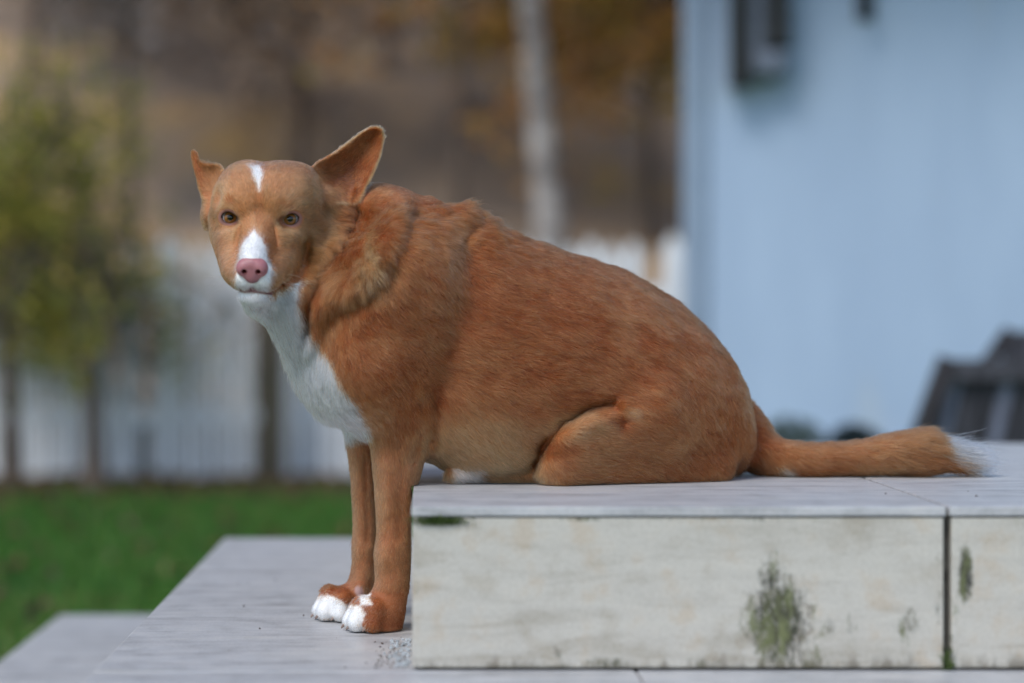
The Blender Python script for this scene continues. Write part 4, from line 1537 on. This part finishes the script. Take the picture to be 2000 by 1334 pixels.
# strands: five points, bending down into the lie
NP_ = 5
tt = np.linspace(0, 1, NP_)
n = len(P0)
tone_c = 1 + .24 * vnoise(P0, .0024, 51) + .14 * vnoise(P0, .006, 52) + .16 * vnoise(P0, .0035, 53) * ((u0 < 655) & (v0 < 590))
pts = np.empty((n, NP_, 3), f32)
pts[:, 0] = P0 - N0 * .0006
cur = P0 - N0 * .0006
tipj = RNG.normal(0, .13, P0.shape) - np.stack([np.zeros(len(P0)), P0[:, 1] - 2.64, P0[:, 2] - .035], 1) * 6.0
for i in range(1, NP_):
    f = (i - .5) / (NP_ - 1)
    la = lift * (1.25 - 1.15 * f)
    d = Tn * np.cos(la)[:, None] + N0 * np.sin(la)[:, None]
    d = d + np.array([0, 0, -1.]) * (.10 * f)
    wt_ = sstep(1775, 1835, u0)[:, None]
    d = d * (1 - wt_) + (np.array([1., 0, -.20]) + tipj) * wt_
    d += RNG.normal(0, .05, d.shape)
    d /= np.linalg.norm(d, axis=1)[:, None]
    cur = cur + d * (LEN / (NP_ - 1))[:, None]
    over = cur[:, 0] > XE - .004
    cur[:, 2] = np.where(over & (P0[:, 2] > -.002), np.maximum(cur[:, 2], .0012), np.maximum(cur[:, 2], PAW_Z + .001))
    pts[:, i] = cur
rad0 = np.where((u0 < 655) & (v0 < 590), .00013, .00017)
rad0 = np.where(u0 > 1785, .00028, rad0)
rad = rad0[:, None] * np.array([1.0, 1.0, .9, .65, .15])[None, :]
tone = np.clip(1 + RNG.normal(0, .22, n), .5, 1.6)[:, None]
gh = (RNG.uniform(0, 1, n) < .07)[:, None] & ~((u0 < 655) & (v0 < 590))[:, None]
colF = np.clip(np.where(gh, col0 * .35 + PALE * .75, col0) * tone * tone_c[:, None], .005, .92)

HM = bpy.data.materials.new('fur_strands')
HM.use_nodes = True
ht = HM.node_tree
ht.nodes.clear()
ho = ht.nodes.new('ShaderNodeOutputMaterial')
ha = ht.nodes.new('ShaderNodeAttribute')
ha.attribute_name = 'col'
hb = ht.nodes.new('ShaderNodeBsdfHairPrincipled')
hb.model = 'CHIANG'
hb.parametrization = 'COLOR'
hb.inputs['Roughness'].default_value = .45
hb.inputs['Radial Roughness'].default_value = .55
hb.inputs['Coat'].default_value = 0.0
hb.inputs['IOR'].default_value = 1.38
ht.links.new(ha.outputs['Color'], hb.inputs['Color'])
ht.links.new(hb.outputs[0], ho.inputs['Surface'])


def hair_object(name, pts, rad, cols, mat, parent):
    n, k = pts.shape[:2]
    hc = bpy.data.hair_curves.new(name)
    hc.add_curves([k] * n)
    hc.attributes['position'].data.foreach_set('vector', np.ascontiguousarray(pts, np.float32).ravel())
    ra = hc.attributes.get('radius') or hc.attributes.new('radius', 'FLOAT', 'POINT')
    ra.data.foreach_set('value', np.ascontiguousarray(rad, np.float32).ravel())
    ca = hc.attributes.new('col', 'FLOAT_COLOR', 'CURVE')
    c4 = np.ones((n, 4), np.float32)
    c4[:, :3] = cols
    ca.data.foreach_set('color', c4.ravel())
    hc.materials.append(mat)
    return link(bpy.data.objects.new(name, hc), parent)


fur = hair_object('fur', pts - DO, rad, colF, HM, dog)

# whiskers and brow hairs
wp, wr = [], []
for sx in (-1, 1):
    for i in range(9):
        st = hp((17 + 5 * RNG.uniform()) * sx, 50 - 16 * RNG.uniform(), -52 - 12 * RNG.uniform())
        L = RNG.uniform(.028, .05)
        d = HR * sx * 1.0 + HF * RNG.uniform(-.5, .2) + HU * RNG.uniform(-.55, .25)
        d /= np.linalg.norm(d)
        s_ = np.linspace(0, 1, 6)[:, None]
        wp.append(st + d * L * s_ - HU * (.010 * s_ ** 2) - HF * .008 * s_ ** 2)
        wr.append(np.linspace(.0002, .00005, 6))
    for i in range(3):
        st = hp((28 + 8 * RNG.uniform()) * sx, 4, 18)
        d = HU * .8 + HR * sx * RNG.uniform(.2, .6) + HF * .25
        s_ = np.linspace(0, 1, 6)[:, None]
        wp.append(st + d * .03 * s_ - HF * .012 * s_ ** 2)
        wr.append(np.linspace(.0001, .00003, 6))
hair_object('whiskers', np.array(wp) - DO, np.array(wr), np.tile([.75, .62, .5], (len(wp), 1)), HM, dog)
print('dog verts', len(SV), 'strands', n)


# ------------------------------------------------------------------ small things on the tiles
M_MOSS = leaf_mat('moss', [(0.0, (0.03, 0.05, 0.012)), (0.6, (0.07, 0.12, 0.02)), (1.0, (0.14, 0.20, 0.04))])
nm = 600
mx_ = np.concatenate([RNG.normal(.010, .014, nm), RNG.normal(.568, .004, 160)])
mz_ = np.concatenate([RNG.normal(-.0155, .0020, nm), -.178 + np.abs(RNG.normal(0, .012, 160))])
P = np.stack([mx_, np.full(len(mx_), YF - .001) - RNG.uniform(0, .003, len(mx_)), mz_], 1)
V, Fc = cards(P, np.full(len(P), .0042), .45)
tag(fast_mesh('moss', V, Fc, M_MOSS, smooth=False), 'green moss under the lip of the top tile and in the joint', 'moss', kind='stuff')


def crumbs(name, P, size, mat, label, cat):
    base = np.array([(1, 0, 0), (-1, 0, 0), (0, 1, 0), (0, -1, 0), (0, 0, 1), (0, 0, -1)], float)
    tri = np.array([(0, 2, 4), (2, 1, 4), (1, 3, 4), (3, 0, 4), (2, 0, 5), (1, 2, 5), (3, 1, 5), (0, 3, 5)])
    n = len(P)
    R = base[None] * size[:, None, None] * RNG.uniform(.5, 1.3, (n, 6, 1)) + RNG.normal(0, .15, (n, 6, 3)) * size[:, None, None]
    V = (P[:, None] + R).reshape(-1, 3)
    Fx = (np.arange(n)[:, None, None] * 6 + tri[None]).reshape(-1, 3)
    return tag(fast_mesh(name, V, Fx, mat, smooth=False), label, cat, kind='stuff')


M_MORTAR = grainy('crumbled_mortar', [(0.3, (0.28, 0.31, 0.33)), (0.7, (0.52, 0.56, 0.58))], 300, .95)
M_DIRT = grainy('dirt', [(0.3, (0.03, 0.022, 0.016)), (0.7, (0.10, 0.06, 0.04))], 300, .95)
n_ = 110
yy = RNG.uniform(2.215, 2.42, n_)
P = np.stack([XE - .004 - np.abs(RNG.normal(0, .011, n_)), yy, np.full(n_, -RISE + .001)], 1)
crumbs('mortar_crumbs', P, RNG.uniform(.0008, .0032, n_), M_MORTAR, 'white crumbled mortar in the corner beside the near forepaw', 'rubble')
n_ = 110
P = np.stack([XE - .006 - np.abs(RNG.normal(0, .020, n_)), RNG.uniform(2.205, 2.40, n_), np.full(n_, -RISE + .0006)], 1)
P2 = np.stack([RNG.uniform(-.36, -.03, 14), RNG.uniform(2.2, 3.0, 14), np.full(14, -RISE + .0006)], 1)
P3 = np.stack([RNG.uniform(.45, .85, 14), RNG.uniform(2.3, 3.2, 14), np.full(14, .0008)], 1)
P = np.concatenate([P, P2, P3])
crumbs('dirt_specks', P, RNG.uniform(.0005, .0018, len(P)), M_DIRT, 'dark dirt specks scattered on the pale tiles', 'dirt')
